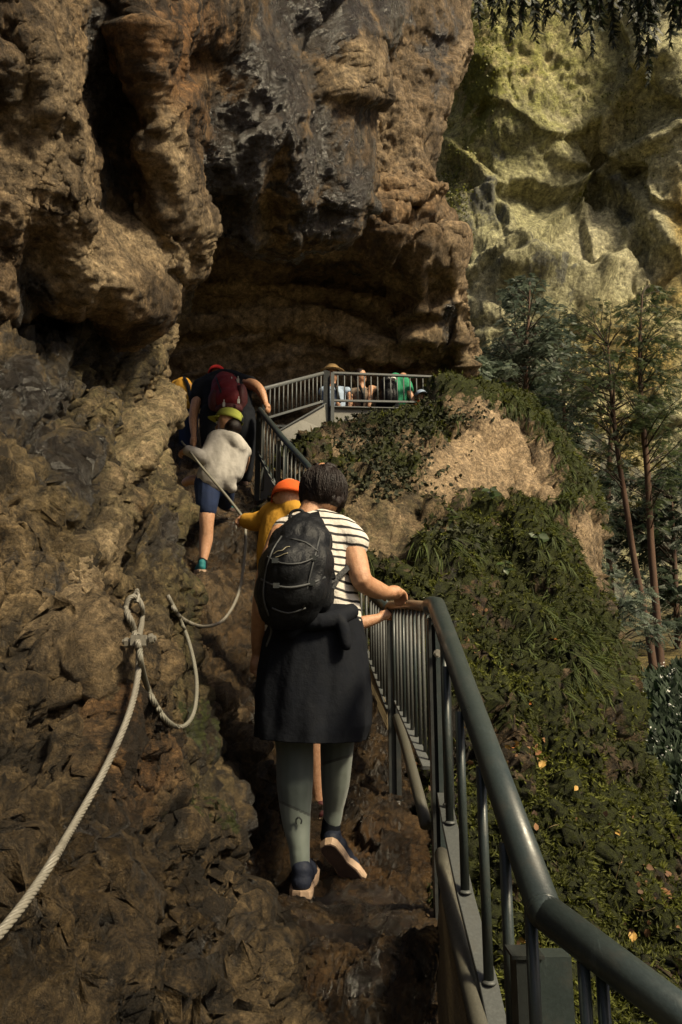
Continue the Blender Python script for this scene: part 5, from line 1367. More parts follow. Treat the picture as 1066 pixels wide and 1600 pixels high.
# ---- person in yellow at the rock edge -----------------------------------------------------
YP = thing('person', 'person in a yellow top with a black strap half hidden by the rock edge', 'person', P(288, 740, 8.0))
body(YP, m_skin2, [[((289, 610, 8.1), .10), ((295, 650, 8.0), .11)], [((293, 660, 8.0), .09), ((295, 735, 8.0), .05)], [((289, 608, 8.2), .05), ((288, 610, 8.35), .05)]], head=((288, 611, 8.42), .09), face=(-.2, .9, -.5), voxel=.014)
fuse('top', [[((286, 604, 8.15), .10), ((289, 622, 8.05), .12), ((295, 640, 8.0), .115)], [((279, 606, 8.2), .09), ((278, 640, 8.1), .1)]], .012, m_yel, YP, 3, (.009, 9, 71))
fuse('trousers', [[((294, 648, 8.0), .12), ((294, 690, 8.0), .09), ((295, 740, 8.0), .07)]], .012, m_short, YP, 3)
mb = MB(); mb.tube([P(288, 590, 8.06), P(294, 602, 7.96), P(297, 622, 7.92)], .018, 8, sub=3); mb.build('strap', m_black, YP, True)

# ---- four people on the platform --------------------------------------------------------------
def stander(label, x, y0, D, shirt, legs, headr=.10, lean=(0, 0), face=(0, -1, 0), hatf=None, height=1.0, arms=(), hair=True, cat='person'):
    """x, y0: pixel of the crown of the head"""
    top = P(x, y0, D); s = height
    base = Vector((top.x-lean[0], top.y-lean[1], DECK))
    t = thing('person', label, 'person', base, group='people on the platform')
    H = top.z-DECK; hip = base+Z*H*.50; ch = base.lerp(top, .74); ch.z = DECK+H*.74; nk = base.lerp(top, .85); nk.z = DECK+H*.84
    hc = Vector((top.x, top.y, top.z-headr*1.1))
    mb = MB()
    mb.tube([hip, ch, nk], [.13, .15, .06], 12, sub=3); mb.tube([nk, hc], .05, 10)
    mb.ball(hc, (headr*.80, headr*.92, headr*1.12), 16, 10)
    f = Vector(face).normalized(); sd = f.cross(Z).normalized()
    mb.ball(hc+f*headr*.25-Z*headr*.45, headr*.6, 12, 8); mb.tube([hc+f*headr*.86+Z*.01, hc+f*headr*1.12-Z*headr*.2], [.012, .018], 8)
    for k in (-1, 1):
        mb.tube([hip+sd*k*.09, base+sd*k*.10+Z*H*.27, base+sd*k*.10+Z*.06], [.095, .065, .045], 10, sub=2)
        mb.ball(hc+sd*k*headr*.82, (.015, .02, .03), 8, 6)
    al = []
    for k, (el, wrs) in zip((-1, 1), arms):
        sh = ch+Vector((.17*k, 0, .10*H/1.6)); E = P(*el); Wp = P(*wrs)
        mb.tube([sh, E, Wp], [.052, .042, .028], 10, sub=2); hand(mb, Wp, (Wp-E), (0, -1, .3), .16, .5); al.append((sh, E))
    b = mb.build('body', m_skin2, t, True); bake(b, .012, 2)
    for k in (-1, 1):
        e = MB(); e.ball(hc+f*headr*.80+sd*k*headr*.33+Z*headr*.08, headr*.12, 8, 6); e.build('eye', m_hair, t, True)
    mb = MB(); mb.tube([hip-Z*.04, hip.lerp(ch, .5), ch+Z*.02, nk-Z*.03], [.165, .165, .17, .085], 14, sub=3)
    for k in (-1, 1): mb.tube([ch+Z*.10+Vector((.06*k, 0, 0)), ch+Z*.09+Vector((.16*k, 0, 0))], .07, 10)
    for sh, E in al: mb.tube([sh, sh.lerp(E, .55)], [.070, .066], 10)
    for k in (-1, 1):
        if not al: mb.tube([ch+Z*.09+Vector((.16*k, 0, 0)), ch+Vector((.20*k, -.03, -.16))], .06, 10)
    o_ = mb.build('shirt', shirt, t, True); bake(o_, .012, 3); wrinkle(o_, .008, 9, int(x), (0, 0, 1))
    mb = MB()
    for k in (-1, 1): mb.tube([hip+sd*k*.08+Z*.04, base+sd*k*.10+Z*H*.25, base+sd*k*.10+Z*.10], [.125, .09, .075], 10, sub=2)
    o_ = mb.build('trousers', legs, t, True); bake(o_, .014, 3)
    for k in (-1, 1): shoe(t, base+sd*k*.10-f*.06, f, Z, .27, m_shoe, m_sole2, None, .014)
    if hair:
        mb = MB(); mb.ball(hc+Z*.02-f*.02, (headr*.92, headr*1.0, headr*1.08), 14, 10); o_ = mb.build('hair', m_hair, t, True)
    return t, hc, ch, f
t, hc, ch, f = stander('person in a straw hat and pale blue tee behind the platform corner post', 519, 574, 10.50, m_blue, m_slate, .105, (-.08, 0), (.35, -.9, -.05),
    arms=(((524, 622, 10.40), (530, 638, 10.30)), ((548, 620, 10.45), (546, 640, 10.30))), hair=False)
mb = MB(); N = 24
for r0, z0, r1, z1 in ((.175, 0, .11, .005), (.11, .005, .102, .06), (.102, .06, .075, .09)):
    mb.add([hc+Vector((math.cos(2*math.pi*k/N)*r, math.sin(2*math.pi*k/N)*r*1.05, z+.05)) for r, z in ((r0, z0), (r1, z1)) for k in range(N)], [(k, (k+1) % N, N+(k+1) % N, N+k) for k in range(N)])
mb.add([hc+Vector((math.cos(2*math.pi*k/N)*.075, math.sin(2*math.pi*k/N)*.079, .14)) for k in range(N)], [tuple(range(N))])
o = mb.build('straw_hat', m_straw, t, True); o.modifiers.new('t', 'SOLIDIFY').thickness = .006
mb = MB(); mb.tube([ch+Vector((.02, -.17, .14)), ch+Vector((.06, -.19, 0)), ch+Vector((.09, -.17, -.14))], .018, 8); mb.tube([ch+Vector((-.12, -.16, .14)), ch+Vector((-.12, -.18, -.10))], .018, 8); mb.build('strap', m_black, t, True)
t, hc, ch, f = stander('dark haired person in a taupe top leaning on the platform rail', 564, 577, 10.50, m_taupe, m_slate, .10, (-.10, 0), (.75, -.6, 0),
    arms=(((553, 618, 10.50), (556, 640, 10.40)), ((580, 605, 10.40), (577, 636, 10.30))))
mb = MB(); mb.tube([ch+Vector((-.05, -.16, .14)), ch+Vector((.0, -.19, 0)), ch+Vector((-.02, -.17, -.16))], .02, 8); mb.build('strap', m_black, t, True)
# man in green bending to the right, from behind
GR = thing('person', 'man in a green tee bending to the right on the platform', 'person', Vector((P(615, 640, 10.50).x, 10.50, DECK)), group='people on the platform')
wr = P(647, 630, 10.32)
body(GR, m_skin2, [[((612, 645, 10.50), .13), ((620, 610, 10.50), .14)], [((632, 602, 10.45), .065), ((640, 614, 10.40), .05), ((647, 630, 10.32), .03)], [((614, 650, 10.50), .11), ((612, 700, 10.50), .07), ((612, 760, 10.50), .05)], [((600, 650, 10.60), .11), ((598, 700, 10.60), .07), ((598, 760, 10.60), .05)], [((622, 598, 10.60), .06), ((628, 592, 10.70), .05)]], head=((630, 594, 10.75), .10), face=(.6, .6, -.3), hands=[(wr, (.2, -.2, -1), (0, -1, 0), .17, .5)], voxel=.012)
fuse('t_shirt', [[((618, 594, 10.50), .10), ((632, 600, 10.46), .095), ((638, 608, 10.42), .075)], [((614, 605, 10.50), .16), ((618, 628, 10.50), .15)], [((630, 610, 10.48), .12), ((626, 630, 10.48), .12)]], .012, m_green, GR, 3, (.01, 9, 81))
fuse('trousers', [[((612, 640, 10.50), .17), ((612, 700, 10.50), .10), ((612, 762, 10.50), .08)], [((598, 642, 10.60), .14), ((598, 762, 10.60), .08)]], .014, m_navy, GR, 3)
for px in (612, 598): shoe(GR, Vector((P(px, 700, 10.50).x, 10.45, DECK)), (.3, 1, 0), Z, .28, m_shoe, m_sole2, None, .014)
GP = thing('backpack', 'black backpack with a pale patch on the man in green', 'backpack', P(605, 640, 10.30))
mb = MB(); mb.ball(P(606, 604, 10.32), (.13, .11, .14), 14, 10); mb.ball(P(608, 620, 10.32), (.13, .11, .13), 14, 10); o = mb.build('pack_body', m_black, GP, True); bake(o, .011, 4); wrinkle(o, .009, 9, 85)
mb = MB(); mb.ball(P(612, 592, 10.26), (.065, .04, .05), 12, 8); mb.build('lid_patch', m_white, GP, True)
# child with the pale blue cap
KD = thing('person', 'child in orange with a pale blue cap at the end of the platform', 'person', Vector((P(658, 640, 10.30).x, 10.30, DECK)), group='people on the platform')
body(KD, m_skin2, [[((658, 645, 10.32), .09), ((658, 634, 10.32), .08), ((658, 626, 10.32), .04)], [((654, 650, 10.32), .07), ((654, 728, 10.32), .04)], [((663, 650, 10.32), .07), ((663, 728, 10.32), .04)]], head=((658, 620, 10.30), .085), face=(.2, -1, -.1), voxel=.01)
fuse('t_shirt', [[((651, 634, 10.30), .06), ((658, 632, 10.30), .08), ((666, 634, 10.30), .06)], [((658, 636, 10.30), .11), ((658, 668, 10.30), .115)], [((650, 636, 10.30), .05), ((646, 646, 10.25), .045)]], .010, m_org, KD, 2)
fuse('shorts', [[((658, 672, 10.30), .12), ((654, 692, 10.32), .08)], [((663, 672, 10.30), .11), ((664, 692, 10.32), .08)]], .012, m_short, KD, 2)
cap(KD, P(658, 619, 10.30), .092, m_blue, (.2, -1, -.1), lean=Vector((0, .1, 1)))
for px in (654, 664): shoe(KD, Vector((P(px, 700, 10.30).x, 10.32, DECK)), (.1, -1, 0), Z, .2, m_teal, m_sole2, None, .014)
# ------------------------------------------------------------------ plants
def leaf_mat(name, a, b_, rough=.6, trans=.4, sc=6):
    m, nt, b = newmat(name); t = NT(nt)
    n = t.noise(sc, 4, .7); tn = t.attr('tone')
    c = t.mix(t.ramp(t.math('ADD', t.math('MULTIPLY', n, .6), t.math('MULTIPLY', tn, .5)), [(.3, 0), (.8, 1)]), a, b_)
    t.link(c, b.inputs['Base Color']); b.inputs['Roughness'].default_value = rough
    if trans:
        tr = nt.nodes.new('ShaderNodeBsdfTranslucent'); t.link(c, tr.inputs[0])
        mx = nt.nodes.new('ShaderNodeMixShader'); mx.inputs[0].default_value = trans
        out = [x for x in nt.nodes if x.type == 'OUTPUT_MATERIAL'][0]
        t.link(b.outputs[0], mx.inputs[1]); t.link(tr.outputs[0], mx.inputs[2]); t.link(mx.outputs[0], out.inputs[0])
    return m
def frames(fwd, up):
    f = fwd/(np.linalg.norm(fwd, axis=1)[:, None]+1e-9)
    s = np.cross(f, up); s /= (np.linalg.norm(s, axis=1)[:, None]+1e-9)
    u = np.cross(s, f)
    return np.stack([s, f, u], 2)        # columns: side, forward, up
def scatter(name, tv, tf, pos, R, sc, mat, parent=None, tone=None, smooth=False):
    tv = np.asarray(tv, float); tf = np.asarray(tf)
    n, m = len(pos), len(tv)
    if np.ndim(sc) == 1: sc = sc[:, None, None]
    V = np.einsum('nij,mj->nmi', R, tv)*sc + pos[:, None, :]
    Fc = (tf[None]+(np.arange(n)*m)[:, None, None]).reshape(-1, tf.shape[1])
    o = make(name, V.reshape(-1, 3), Fc, mat, parent, smooth)
    tone = rng.random(n) if tone is None else tone
    a = o.data.attributes.new('tone', 'FLOAT', 'POINT'); a.data.foreach_set('value', np.repeat(tone, m).astype(np.float32))
    return o
def twig_template(pairs=8, leaf=.24, wid=.055, droop=.15, ang=55):
    v, f = [], []
    for i in range(pairs):
        y = (i+.6)/pairs; L = leaf*(1-.55*y)
        for sgn in (-1, 1):
            a = rad(ang-18*y); d = np.array((sgn*math.sin(a), math.cos(a), -droop*1.2+.1*((i*7) % 3-1)))
            p = np.array((0, y, -droop*y*y)); q = p+d*L; w = np.array((math.cos(a), -sgn*math.sin(a), 0))*wid*L/.24
            k = len(v); mid = (p+q)/2+np.array((0, 0, .01))
            v += [p, mid+w, q, mid-w]; f.append((k, k+1, k+2, k+3))
    k = len(v); v += [np.array((-.006, 0, 0)), np.array((.006, 0, 0)), np.array((.004, 1, -droop)), np.array((-.004, 1, -droop))]; f.append((k, k+1, k+2, k+3))
    return v, f
TW = twig_template(6, .30, .075); TW2 = twig_template(6, .36, .095, .1, 60); TWD = twig_template(7, .30, .085, .05, 40)
m_yew = leaf_mat('dark evergreen leaves', (0.020, 0.034, 0.016), (0.095, 0.125, 0.050))
m_yew2 = leaf_mat('blue grey evergreen leaves', (0.045, 0.068, 0.052), (0.17, 0.21, 0.15))
m_olive = leaf_mat('olive leaves', (0.03, 0.035, 0.008), (0.13, 0.12, 0.022), trans=.4)
m_yewd = leaf_mat('very dark evergreen leaves', (0.012, 0.022, 0.015), (0.050, 0.072, 0.040))
m_hang = leaf_mat('hanging fir sprays', (0.006, 0.011, 0.005), (0.022, 0.034, 0.012), trans=.15)
m_bark = plain('reddish bark', (0.085, 0.045, 0.026), .85, 0, .45, 8, .8, 18, vecs=(1, 1, .2))
m_barkd = plain('dark twigs', (0.04, 0.028, 0.018), .9, 0, .4, 10)
R0 = random.Random(11)
def tree(label, trunk, radii, crowns, mat, n_limb, per_limb, size, tw=TW, group=None, droop=.55, bark=m_bark, low=None):
    """trunk: pixel/depth points; crowns: ellipses (px,py,rx,ry,depth spread,weight) that the limbs reach into"""
    base = P(*trunk[0]); t = thing('evergreen_tree', label, 'tree', base, group=group)
    tp = [P(*c) for c in trunk]
    mb = MB(); mb.tube(tp, radii, 9, sub=6); mb.build('trunk', bark, t, True)
    cur, _ = crom(tp, radii, 8)
    limb = MB(); pos, fw = [], []
    D0 = trunk[0][2]; wts = [c[5] for c in crowns]
    for k in range(n_limb):
        cx, cy, rx, ry, dz, _w = R0.choices(crowns, wts)[0]
        a, r = R0.uniform(0, 6.283), math.sqrt(R0.random())
        tgt = P(cx+math.cos(a)*r*rx, cy+math.sin(a)*r*ry, D0+R0.uniform(-dz, dz))
        st = min(cur, key=lambda p: (p-tgt).length+abs(p.z-(tgt.z-.35*(tgt-p).length))*1.2)
        ln = (tgt-st).length
        m1 = st.lerp(tgt, .4)+Z*ln*.10+Vector((R0.uniform(-.08, .08), R0.uniform(-.08, .08), 0))*ln
        m2 = st.lerp(tgt, .75)+Z*ln*.06
        limb.tube([st, m1, m2, tgt], [max(.012, .012*ln), .010, .007, .003], 5, sub=2)
        pts, _ = crom([st, m1, m2, tgt], [1]*4, 8)
        for j in range(per_limb):
            f = R0.uniform(.25, 1)**.8; i = min(int(f*(len(pts)-1)), len(pts)-2)
            p = pts[i].lerp(pts[i+1], R0.random()); d = (pts[i+1]-pts[i]).normalized(); sdv = d.cross(Z)
            if sdv.length < .1: sdv = Vector((1, 0, 0))
            sdv.normalize(); ss = R0.choice((-1, 1))
            off = R0.uniform(.05, .9)*size
            pos.append(p+sdv*ss*off*R0.random()*1.4+Z*R0.uniform(-.3, .2)*size); fw.append(d*R0.uniform(.2, 1)+sdv*ss*R0.uniform(.3, 1.1)-Z*R0.uniform(-.1, droop*1.6))
    limb.build('limbs', m_barkd, t, True)
    pos = np.array(pos); fw = np.array(fw)
    up = np.tile((0, 0, 1.), (len(pos), 1))+rng.normal(0, .75, (len(pos), 3))
    scatter('crown', TW[0] if tw is None else tw[0], tw[1], pos, frames(fw, up), rng.uniform(.6, 1.2, len(pos))*size, mat, t)
    return t
G = 'evergreens growing in the gorge'
tree('thin leaning trunk, left of the two tall bare trunks at right', [(1024, 1066, 18), (1012, 980, 18), (992, 880, 18), (980, 800, 18), (966, 710, 18), (956, 620, 18), (950, 540, 18)], [.10, .080, .072, .066, .058, .045, .02],
     [(925, 520, 70, 55, 1.6, 2), (900, 610, 70, 50, 1.8, 2), (930, 700, 60, 60, 1.6, 1), (1000, 640, 40, 50, 1.5, .8)], m_yew, 80, 22, .20, group=G)
tree('straighter reddish trunk, right of the two tall bare trunks at right', [(1034, 1066, 18.5), (1028, 980, 18.5), (1018, 860, 18.5), (1012, 740, 18.5), (1003, 640, 18.5), (1000, 540, 18.5), (1004, 460, 18.5)], [.115, .09, .082, .074, .064, .045, .015],
     [(1020, 500, 60, 50, 1.6, 2), (1045, 580, 50, 60, 1.8, 2), (1060, 700, 50, 60, 1.6, 1.2), (985, 560, 50, 50, 1.5, 1.2), (1060, 800, 40, 60, 1.4, .6), (1010, 640, 60, 40, 1.5, 1)], m_yew, 95, 22, .20, group=G)
tree('slender grey green tree rising behind the crest of the mossy ridge', [(825, 660, 15), (822, 600, 15), (822, 550, 15), (826, 500, 15), (828, 440, 15)], [.06, .05, .04, .03, .012],
     [(830, 480, 60, 50, 1.2, 2), (790, 540, 50, 40, 1.2, 1.4), (860, 550, 50, 40, 1.2, 1.4), (760, 570, 40, 36, 1, 1.4)], m_yew2, 90, 20, .16, tw=TW2, group=G)
tree('dark bushy evergreen between the mossy ridge and the thin trunks', [(900, 1000, 20), (895, 850, 20), (885, 720, 20), (880, 600, 20)], [.10, .09, .07, .03],
     [(880, 640, 60, 60, 2, 2), (860, 720, 50, 60, 2, 1.5), (930, 800, 40, 60, 2, 1.6), (900, 560, 60, 40, 2, 1.5), (940, 900, 40, 50, 1.5, 1.2)], m_yew2, 100, 18, .24, group=G)
tree('low dark evergreen with flat sprays by the yellow bank', [(965, 1075, 15), (960, 1020, 15), (965, 960, 15)], [.05, .04, .02],
     [(950, 960, 50, 40, 1, 2), (985, 930, 40, 30, 1, 1), (960, 1010, 40, 20, 1, 1), (1050, 985, 30, 20, 1, 1)], m_yew2, 40, 13, .25, group=G)
tree('olive leaved tree behind the thin trunks', [(960, 1000, 26), (950, 800, 26), (960, 600, 26)], [.12, .1, .05],
     [(930, 660, 90, 90, 2, 2), (1020, 720, 60, 90, 2, 2), (950, 560, 80, 40, 2, 1), (900, 760, 50, 60, 2, 1)], m_olive, 90, 16, .26, tw=TW2, group=G)
tree('dark dense evergreen low behind the crest of the mossy ridge', [(800, 760, 23), (800, 700, 23), (800, 600, 23)], [.1, .08, .03], [(800, 610, 80, 50, 2, 2), (860, 660, 60, 60, 2, 2), (760, 590, 40, 40, 2, 1)], m_yewd, 110, 18, .34, tw=TW2, group=G)
tree('dark dense evergreen behind the feet of the thin trunks', [(1060, 1020, 24), (1055, 900, 24), (1050, 780, 24)], [.1, .08, .03], [(1050, 800, 50, 90, 2, 2), (970, 850, 60, 60, 2, 1.6), (1060, 930, 50, 50, 2, 1.5), (930, 760, 60, 70, 2, 1.6)], m_yewd, 120, 18, .34, tw=TW2, group=G)
tree('small grey green sapling at the foot of the cave buttress', [(748, 640, 12), (742, 590, 12), (738, 560, 12)], [.03, .02, .01],
     [(735, 575, 22, 24, .5, 2), (722, 590, 14, 14, .4, 1)], m_yew2, 22, 12, .22, tw=TW2, group=G)

# hanging fir branches at the top
HB = thing('fir_branches', 'dark fir sprays hanging into the top right corner', 'branches', P(900, -160, 6.6))
hang = [(748, -10, 748, 30), (765, -20, 772, 38), (790, -30, 800, 58), (815, -20, 812, 38), (836, -20, 838, 62), (858, -20, 852, 30), (885, -20, 880, 28), (902, -30, 902, 66), (925, -20, 926, 84), (940, -20, 938, 40), (955, -20, 958, 68),
        (985, -20, 990, 40), (1003, -20, 1000, 100), (1014, -20, 1014, 126), (1028, -20, 1024, 60), (1048, -20, 1046, 66), (1062, -20, 1062, 40), (1085, -20, 1085, 60), (1110, -20, 1110, 50), (778, -20, 782, 15), (870, -20, 868, 18), (970, -20, 972, 20)]
pos, fw, upv = [], [], []; st = MB()
main = [P(740, -45, 6.6), P(820, -60, 6.5), P(920, -50, 6.6), P(1020, -60, 6.5), P(1150, -90, 6.4)]
st.tube(main, [.01, .015, .02, .025, .03], 7, sub=4)
for x0, y0, x1, y1 in hang:
    D = R0.uniform(6.2, 7.0); a, b = P(x0, y0-40, D), P(x1, y1+4, D+R0.uniform(-.1, .1))
    mid = a.lerp(b, .5)+Vector((R0.uniform(-.03, .03), 0, 0))
    st.tube([a, mid, b], [.006, .004, .002], 5, sub=3)
    L = (b-a).length; n = int(L/.010)
    for j in range(n):
        f = j/n; p = a.lerp(mid, f*2) if f < .5 else mid.lerp(b, f*2-1)
        an_ = R0.uniform(0, 6.283); w = (1-.55*f)
        pos.append(p); fw.append(Vector((math.cos(an_)*.75, math.sin(an_)*.75, -R0.uniform(.5, 1.5)))*w); upv.append(R0.uniform(.5, 1)*w)
st.build('stems', m_barkd, HB, True)
pos = np.array(pos); fw = np.array(fw); upv = np.array(upv)
scatter('needles', *TWD, pos, frames(fw, rng.normal(0, 1, fw.shape)+np.array((0, -.5, .5))), upv*.20, m_hang, HB)

# ivy and leafy growth on the cliff, far
def on_sheet(S, cond, n, jitter=True):
    idx = np.flatnonzero(cond.ravel())
    pick = rng.choice(idx, n)
    V = S.flat(); N_ = S.N().reshape(-1, 3)
    return V[pick], N_[pick], pick
DIA = ([(0, 0, 0), (.32, .45, .05), (0, 1, -.06), (-.32, .45, .05)], [(0, 1, 2, 3)])
OV = ([(0, 0, 0), (.30, .25, .03), (.34, .6, .02), (0, 1, -.10), (-.34, .6, .02), (-.30, .25, .03)], [(0, 1, 2, 3), (0, 3, 4, 5)])
S_cliff.base_pix()
X, Y = S_cliff.px, S_cliff.py
m_cl = leaf_mat('small sunlit leaves on the cliff', (0.04, 0.05, 0.008), (0.22, 0.23, 0.04), sc=.6)
w1 = np.exp(-((X-712)/22)**2-((Y-300)/65)**2); p1_, n1_, _ = on_sheet(S_cliff, (w1 > rng.random(w1.shape)), 900)
w2 = np.exp(-((X-745)/40)**2-((Y-70)/80)**2)*.6; p2_, n2_, _ = on_sheet(S_cliff, (w2 > rng.random(w2.shape)), 900)
w3 = np.exp(-((X-1000)/50)**2-((Y-140)/110)**2)*.5; p3_, n3_, _ = on_sheet(S_cliff, (w3 > rng.random(w3.shape)), 250)
pp = np.concatenate([p1_, p2_, p3_]); nn = np.concatenate([n1_, n2_, n3_])
o = scatter('cliff_foliage', *DIA, pp+nn*.15+rng.normal(0, .1, pp.shape), frames(rng.normal(0, 1, pp.shape)+np.array((0, 0, -.6)), nn+rng.normal(0, .4, pp.shape)), rng.uniform(.10, .20, len(pp)), m_cl)
tag(o, 'small pale leaves clinging to the far cliff face', 'foliage', kind='stuff')

# moss and grass on the ridge
m_moss = leaf_mat('moss fronds', (0.016, 0.020, 0.003), (0.14, 0.155, 0.020), .85, .3, 2.2)
m_mossl = leaf_mat('hanging moss strands', (0.022, 0.034, 0.006), (0.085, 0.115, 0.022), .8, .2, 2)
X, Y = S_ridge.px, S_ridge.py
mo = S_ridge.attr['moss']; vis = (X > 380) & (X < 1180) & (Y > 560) & (Y < 1720)
dens = np.clip((mo-.38)*3, 0, 1)*vis
pos, nn, pk = on_sheet(S_ridge, dens > rng.random(dens.shape), 100000)
TUFT = ([(-.16, 0, 0), (.16, 0, 0), (0, 1, .1), (0, -.05, -.16), (0, -.05, .16), (.5, .75, 0), (0, .05, -.16), (0, .05, .16), (-.55, .7, .1)], [(0, 1, 2), (3, 4, 5), (6, 7, 8)])
D = pos[:, 1]; g = np.array((0, 0, -1.))
fw = nn+.45*g+rng.normal(0, .45, pos.shape)
tone = np.clip(.42+.6*gn(pos*1.4, 5)+.35*gn(pos*6, 6)+rng.normal(0, .18, len(pos)), 0, 1)
o = scatter('moss', *TUFT, pos, frames(fw, rng.normal(0, 1, pos.shape)), (.0125+.0048*D)*rng.uniform(.5, 1.4, len(D)), m_moss, tone=tone)
tag(o, 'dense dark green moss covering the rock ridge beyond the handrail', 'moss', kind='stuff')
# long strands that hang over the crest and down the nose
wst = np.zeros_like(X)
for cx, cy, rx, ry, w in ((840, 690, 60, 60, 1), (880, 790, 36, 60, 1), (790, 640, 60, 24, .9), (905, 1010, 40, 60, .5), (730, 640, 60, 20, .4), (850, 980, 50, 60, .3), (700, 850, 60, 20, .4)):
    wst = np.maximum(wst, w*np.exp(-((X-cx)/rx)**2-((Y-cy)/ry)**2))
pos, nn, pk = on_sheet(S_ridge, (wst*(mo > .3)) > rng.random(wst.shape), 22000)
STR = ([(-.03, 0, 0), (.03, 0, 0), (.022, .5, .06), (-.022, .5, .06), (0, 1, 0)], [(0, 1, 2, 3), (3, 2, 4, 4)])
STR = ([(-.022, 0, 0), (.022, 0, 0), (.018, .5, .05), (-.018, .5, .05), (.003, 1, -.02), (-.003, 1, -.02)], [(0, 1, 2, 3), (3, 2, 4, 5)])
down = g-nn*(nn@g)[:, None]
fw = nn*.13+down*1.0+rng.normal(0, .09, pos.shape)
o = scatter('hanging_moss', *STR, pos, frames(fw, nn+rng.normal(0, .3, pos.shape)), rng.uniform(.08, .20, len(pos)), m_mossl)
tag(o, 'long green moss strands draped over the ridge crest', 'moss', kind='stuff')
# ivy-like dark leaves on the crest near the platform, small plants elsewhere
m_ivy = leaf_mat('dark ivy leaves', (0.008, 0.012, 0.004), (0.040, 0.044, 0.014), .85, .1, 5)
wv = np.zeros_like(X)
for cx, cy, rx, ry, w in ((620, 670, 70, 22, 1), (680, 650, 60, 16, 1), (560, 700, 40, 16, .6), (720, 840, 50, 16, .35), (600, 740, 60, 30, .5)):
    wv = np.maximum(wv, w*np.exp(-((X-cx)/rx)**2-((Y-cy)/ry)**2))
pos, nn, pk = on_sheet(S_ridge, wv > rng.random(wv.shape), 7000)
o = scatter('ivy', *OV, pos+nn*rng.uniform(0, .08, (len(pos), 1)), frames(down[:1]*0+nn*.4+rng.normal(0, .7, pos.shape)+g*.5, nn+rng.normal(0, .5, pos.shape)), rng.uniform(.025, .06, len(pos)), m_ivy)
tag(o, 'dark ivy leaves creeping over the crest below the platform', 'ivy', kind='stuff')
# a few larger leafy plants that can be told apart
m_fern = leaf_mat('broad green leaves', (0.02, 0.035, 0.008), (0.05, 0.085, 0.02), .45, .25, 12)
def surf_at(S, px, py):
    d = (S.px-px)**2+(S.py-py)**2
    d = np.where(S.N()[..., 1] < .2, d, 1e9)
    i = np.unravel_index(np.argmin(d), d.shape); return Vector(S.V[i]), Vector(S.N()[i])
for (px, py, sc, lab) in ((770, 780, .13, 'small plant with paired leaves on the bare tan rock'), (838, 852, .12, 'broad leaf seedling in the mossy hollow below the tan patch'), (705, 820, .12, 'leafy sprig at the lower edge of the bare rock'), (790, 900, .10, 'low leafy sprig on the moss below the seedling')):
    c, n_ = surf_at(S_ridge, px, py); t = thing('seedling', lab, 'plant', c)
    mb = MB(); tip = c+n_*sc*.9+Z*sc*.5; mb.tube([c-n_*.02, c.lerp(tip, .5)+Z*sc*.1, tip], [.004, .003, .002], 5, sub=2); mb.build('stem', m_fern, t, True)
    for k in range(6):
        a = k*2.4; d = Vector((math.cos(a), -.3, math.sin(a)*.6)); p = c.lerp(tip, .4+.1*k)
        Rm = frames(np.array([d]), np.array([n_+Z*.4])); scatter('leaf', *OV, np.array([p]), Rm, np.array([sc*R0.uniform(.6, .95)]), m_fern, t)
# fallen leaves: 60 of their own, the rest as litter
m_lf = [plain('fallen leaf '+n, c, .7, 0, .4, 60) for n, c in (('orange', (.42, .13, .018)), ('brown', (.18, .07, .02)), ('yellow', (.42, .25, .06)))]
LEAF = ([(0, -.15, 0), (.012, 0, .01), (.30, .18, .06), (.36, .5, .03), (.18, .85, .05), (0, 1.05, -.04), (-.18, .85, .07), (-.36, .5, .09), (-.30, .18, .05), (0, .5, -.03)], [(1, 2, 9, 0), (2, 3, 9, 9), (3, 4, 9, 9), (4, 5, 9, 9), (5, 6, 9, 9), (6, 7, 9, 9), (7, 8, 9, 9), (8, 0, 9, 9)])
LF = [tuple(dict.fromkeys(f)) for f in LEAF[1]]
leafmesh = []
for m in m_lf:
    me = bpy.data.meshes.new('fallen_leaf'); me.from_pydata(LEAF[0], [], LF); me.materials.append(m); leafmesh.append(me)
spots = [(1010, 1365), (1018, 1378), (1030, 1372), (1040, 1395), (1022, 1420), (1012, 1402), (1046, 1432), (1035, 1448), (925, 1293), (938, 1288), (1050, 1310), (985, 1250), (960, 1292), (900, 1230), (890, 1180), (806, 1165), (800, 1170), (818, 1173), (786, 1160), (775, 1153), (830, 1180), (850, 1190), (872, 1205), (792, 1178), (770, 1090), (765, 1070),
         (745, 1000), (760, 1020), (800, 1040), (735, 1170), (730, 1185), (720, 1140), (808, 1475), (812, 1465), (800, 1455), (880, 1290), (905, 1400), (950, 1350), (975, 1410), (990, 1460), (1045, 900), (870, 1340), (742, 980), (905, 1010), (855, 1000), (820, 1095), (780, 1060), (930, 1180), (1000, 1290), (1015, 1330), (1042, 1360), (1055, 1450), (960, 1560), (780, 1175), (812, 1160), (842, 1172), (1028, 1388), (1005, 1388)]
ORD = ['leftmost', 'second', 'third', 'fourth', 'fifth', 'sixth', 'seventh', 'eighth', 'ninth', 'tenth', 'eleventh', 'twelfth', 'thirteenth', 'fourteenth', 'fifteenth', 'sixteenth', 'seventeenth', 'eighteenth', 'nineteenth', 'twentieth']
def where_(px, py):
    return ('on the mossy ledge right of the tall post' if py < 1215 and 770 < px < 900 else 'beside the tall post' if py < 1215 and px < 770 and py > 1050 else 'beside the nearest handrail' if px < 830 and py > 1215 else 'in the orange cluster at the right edge' if px > 1000 and 1340 < py < 1460
        else 'on the lower right moss slope' if py > 1215 else 'high on the mossy nose of the ridge')
placed = {}
for px, py in spots: placed.setdefault(where_(px, py), []).append((px, py))
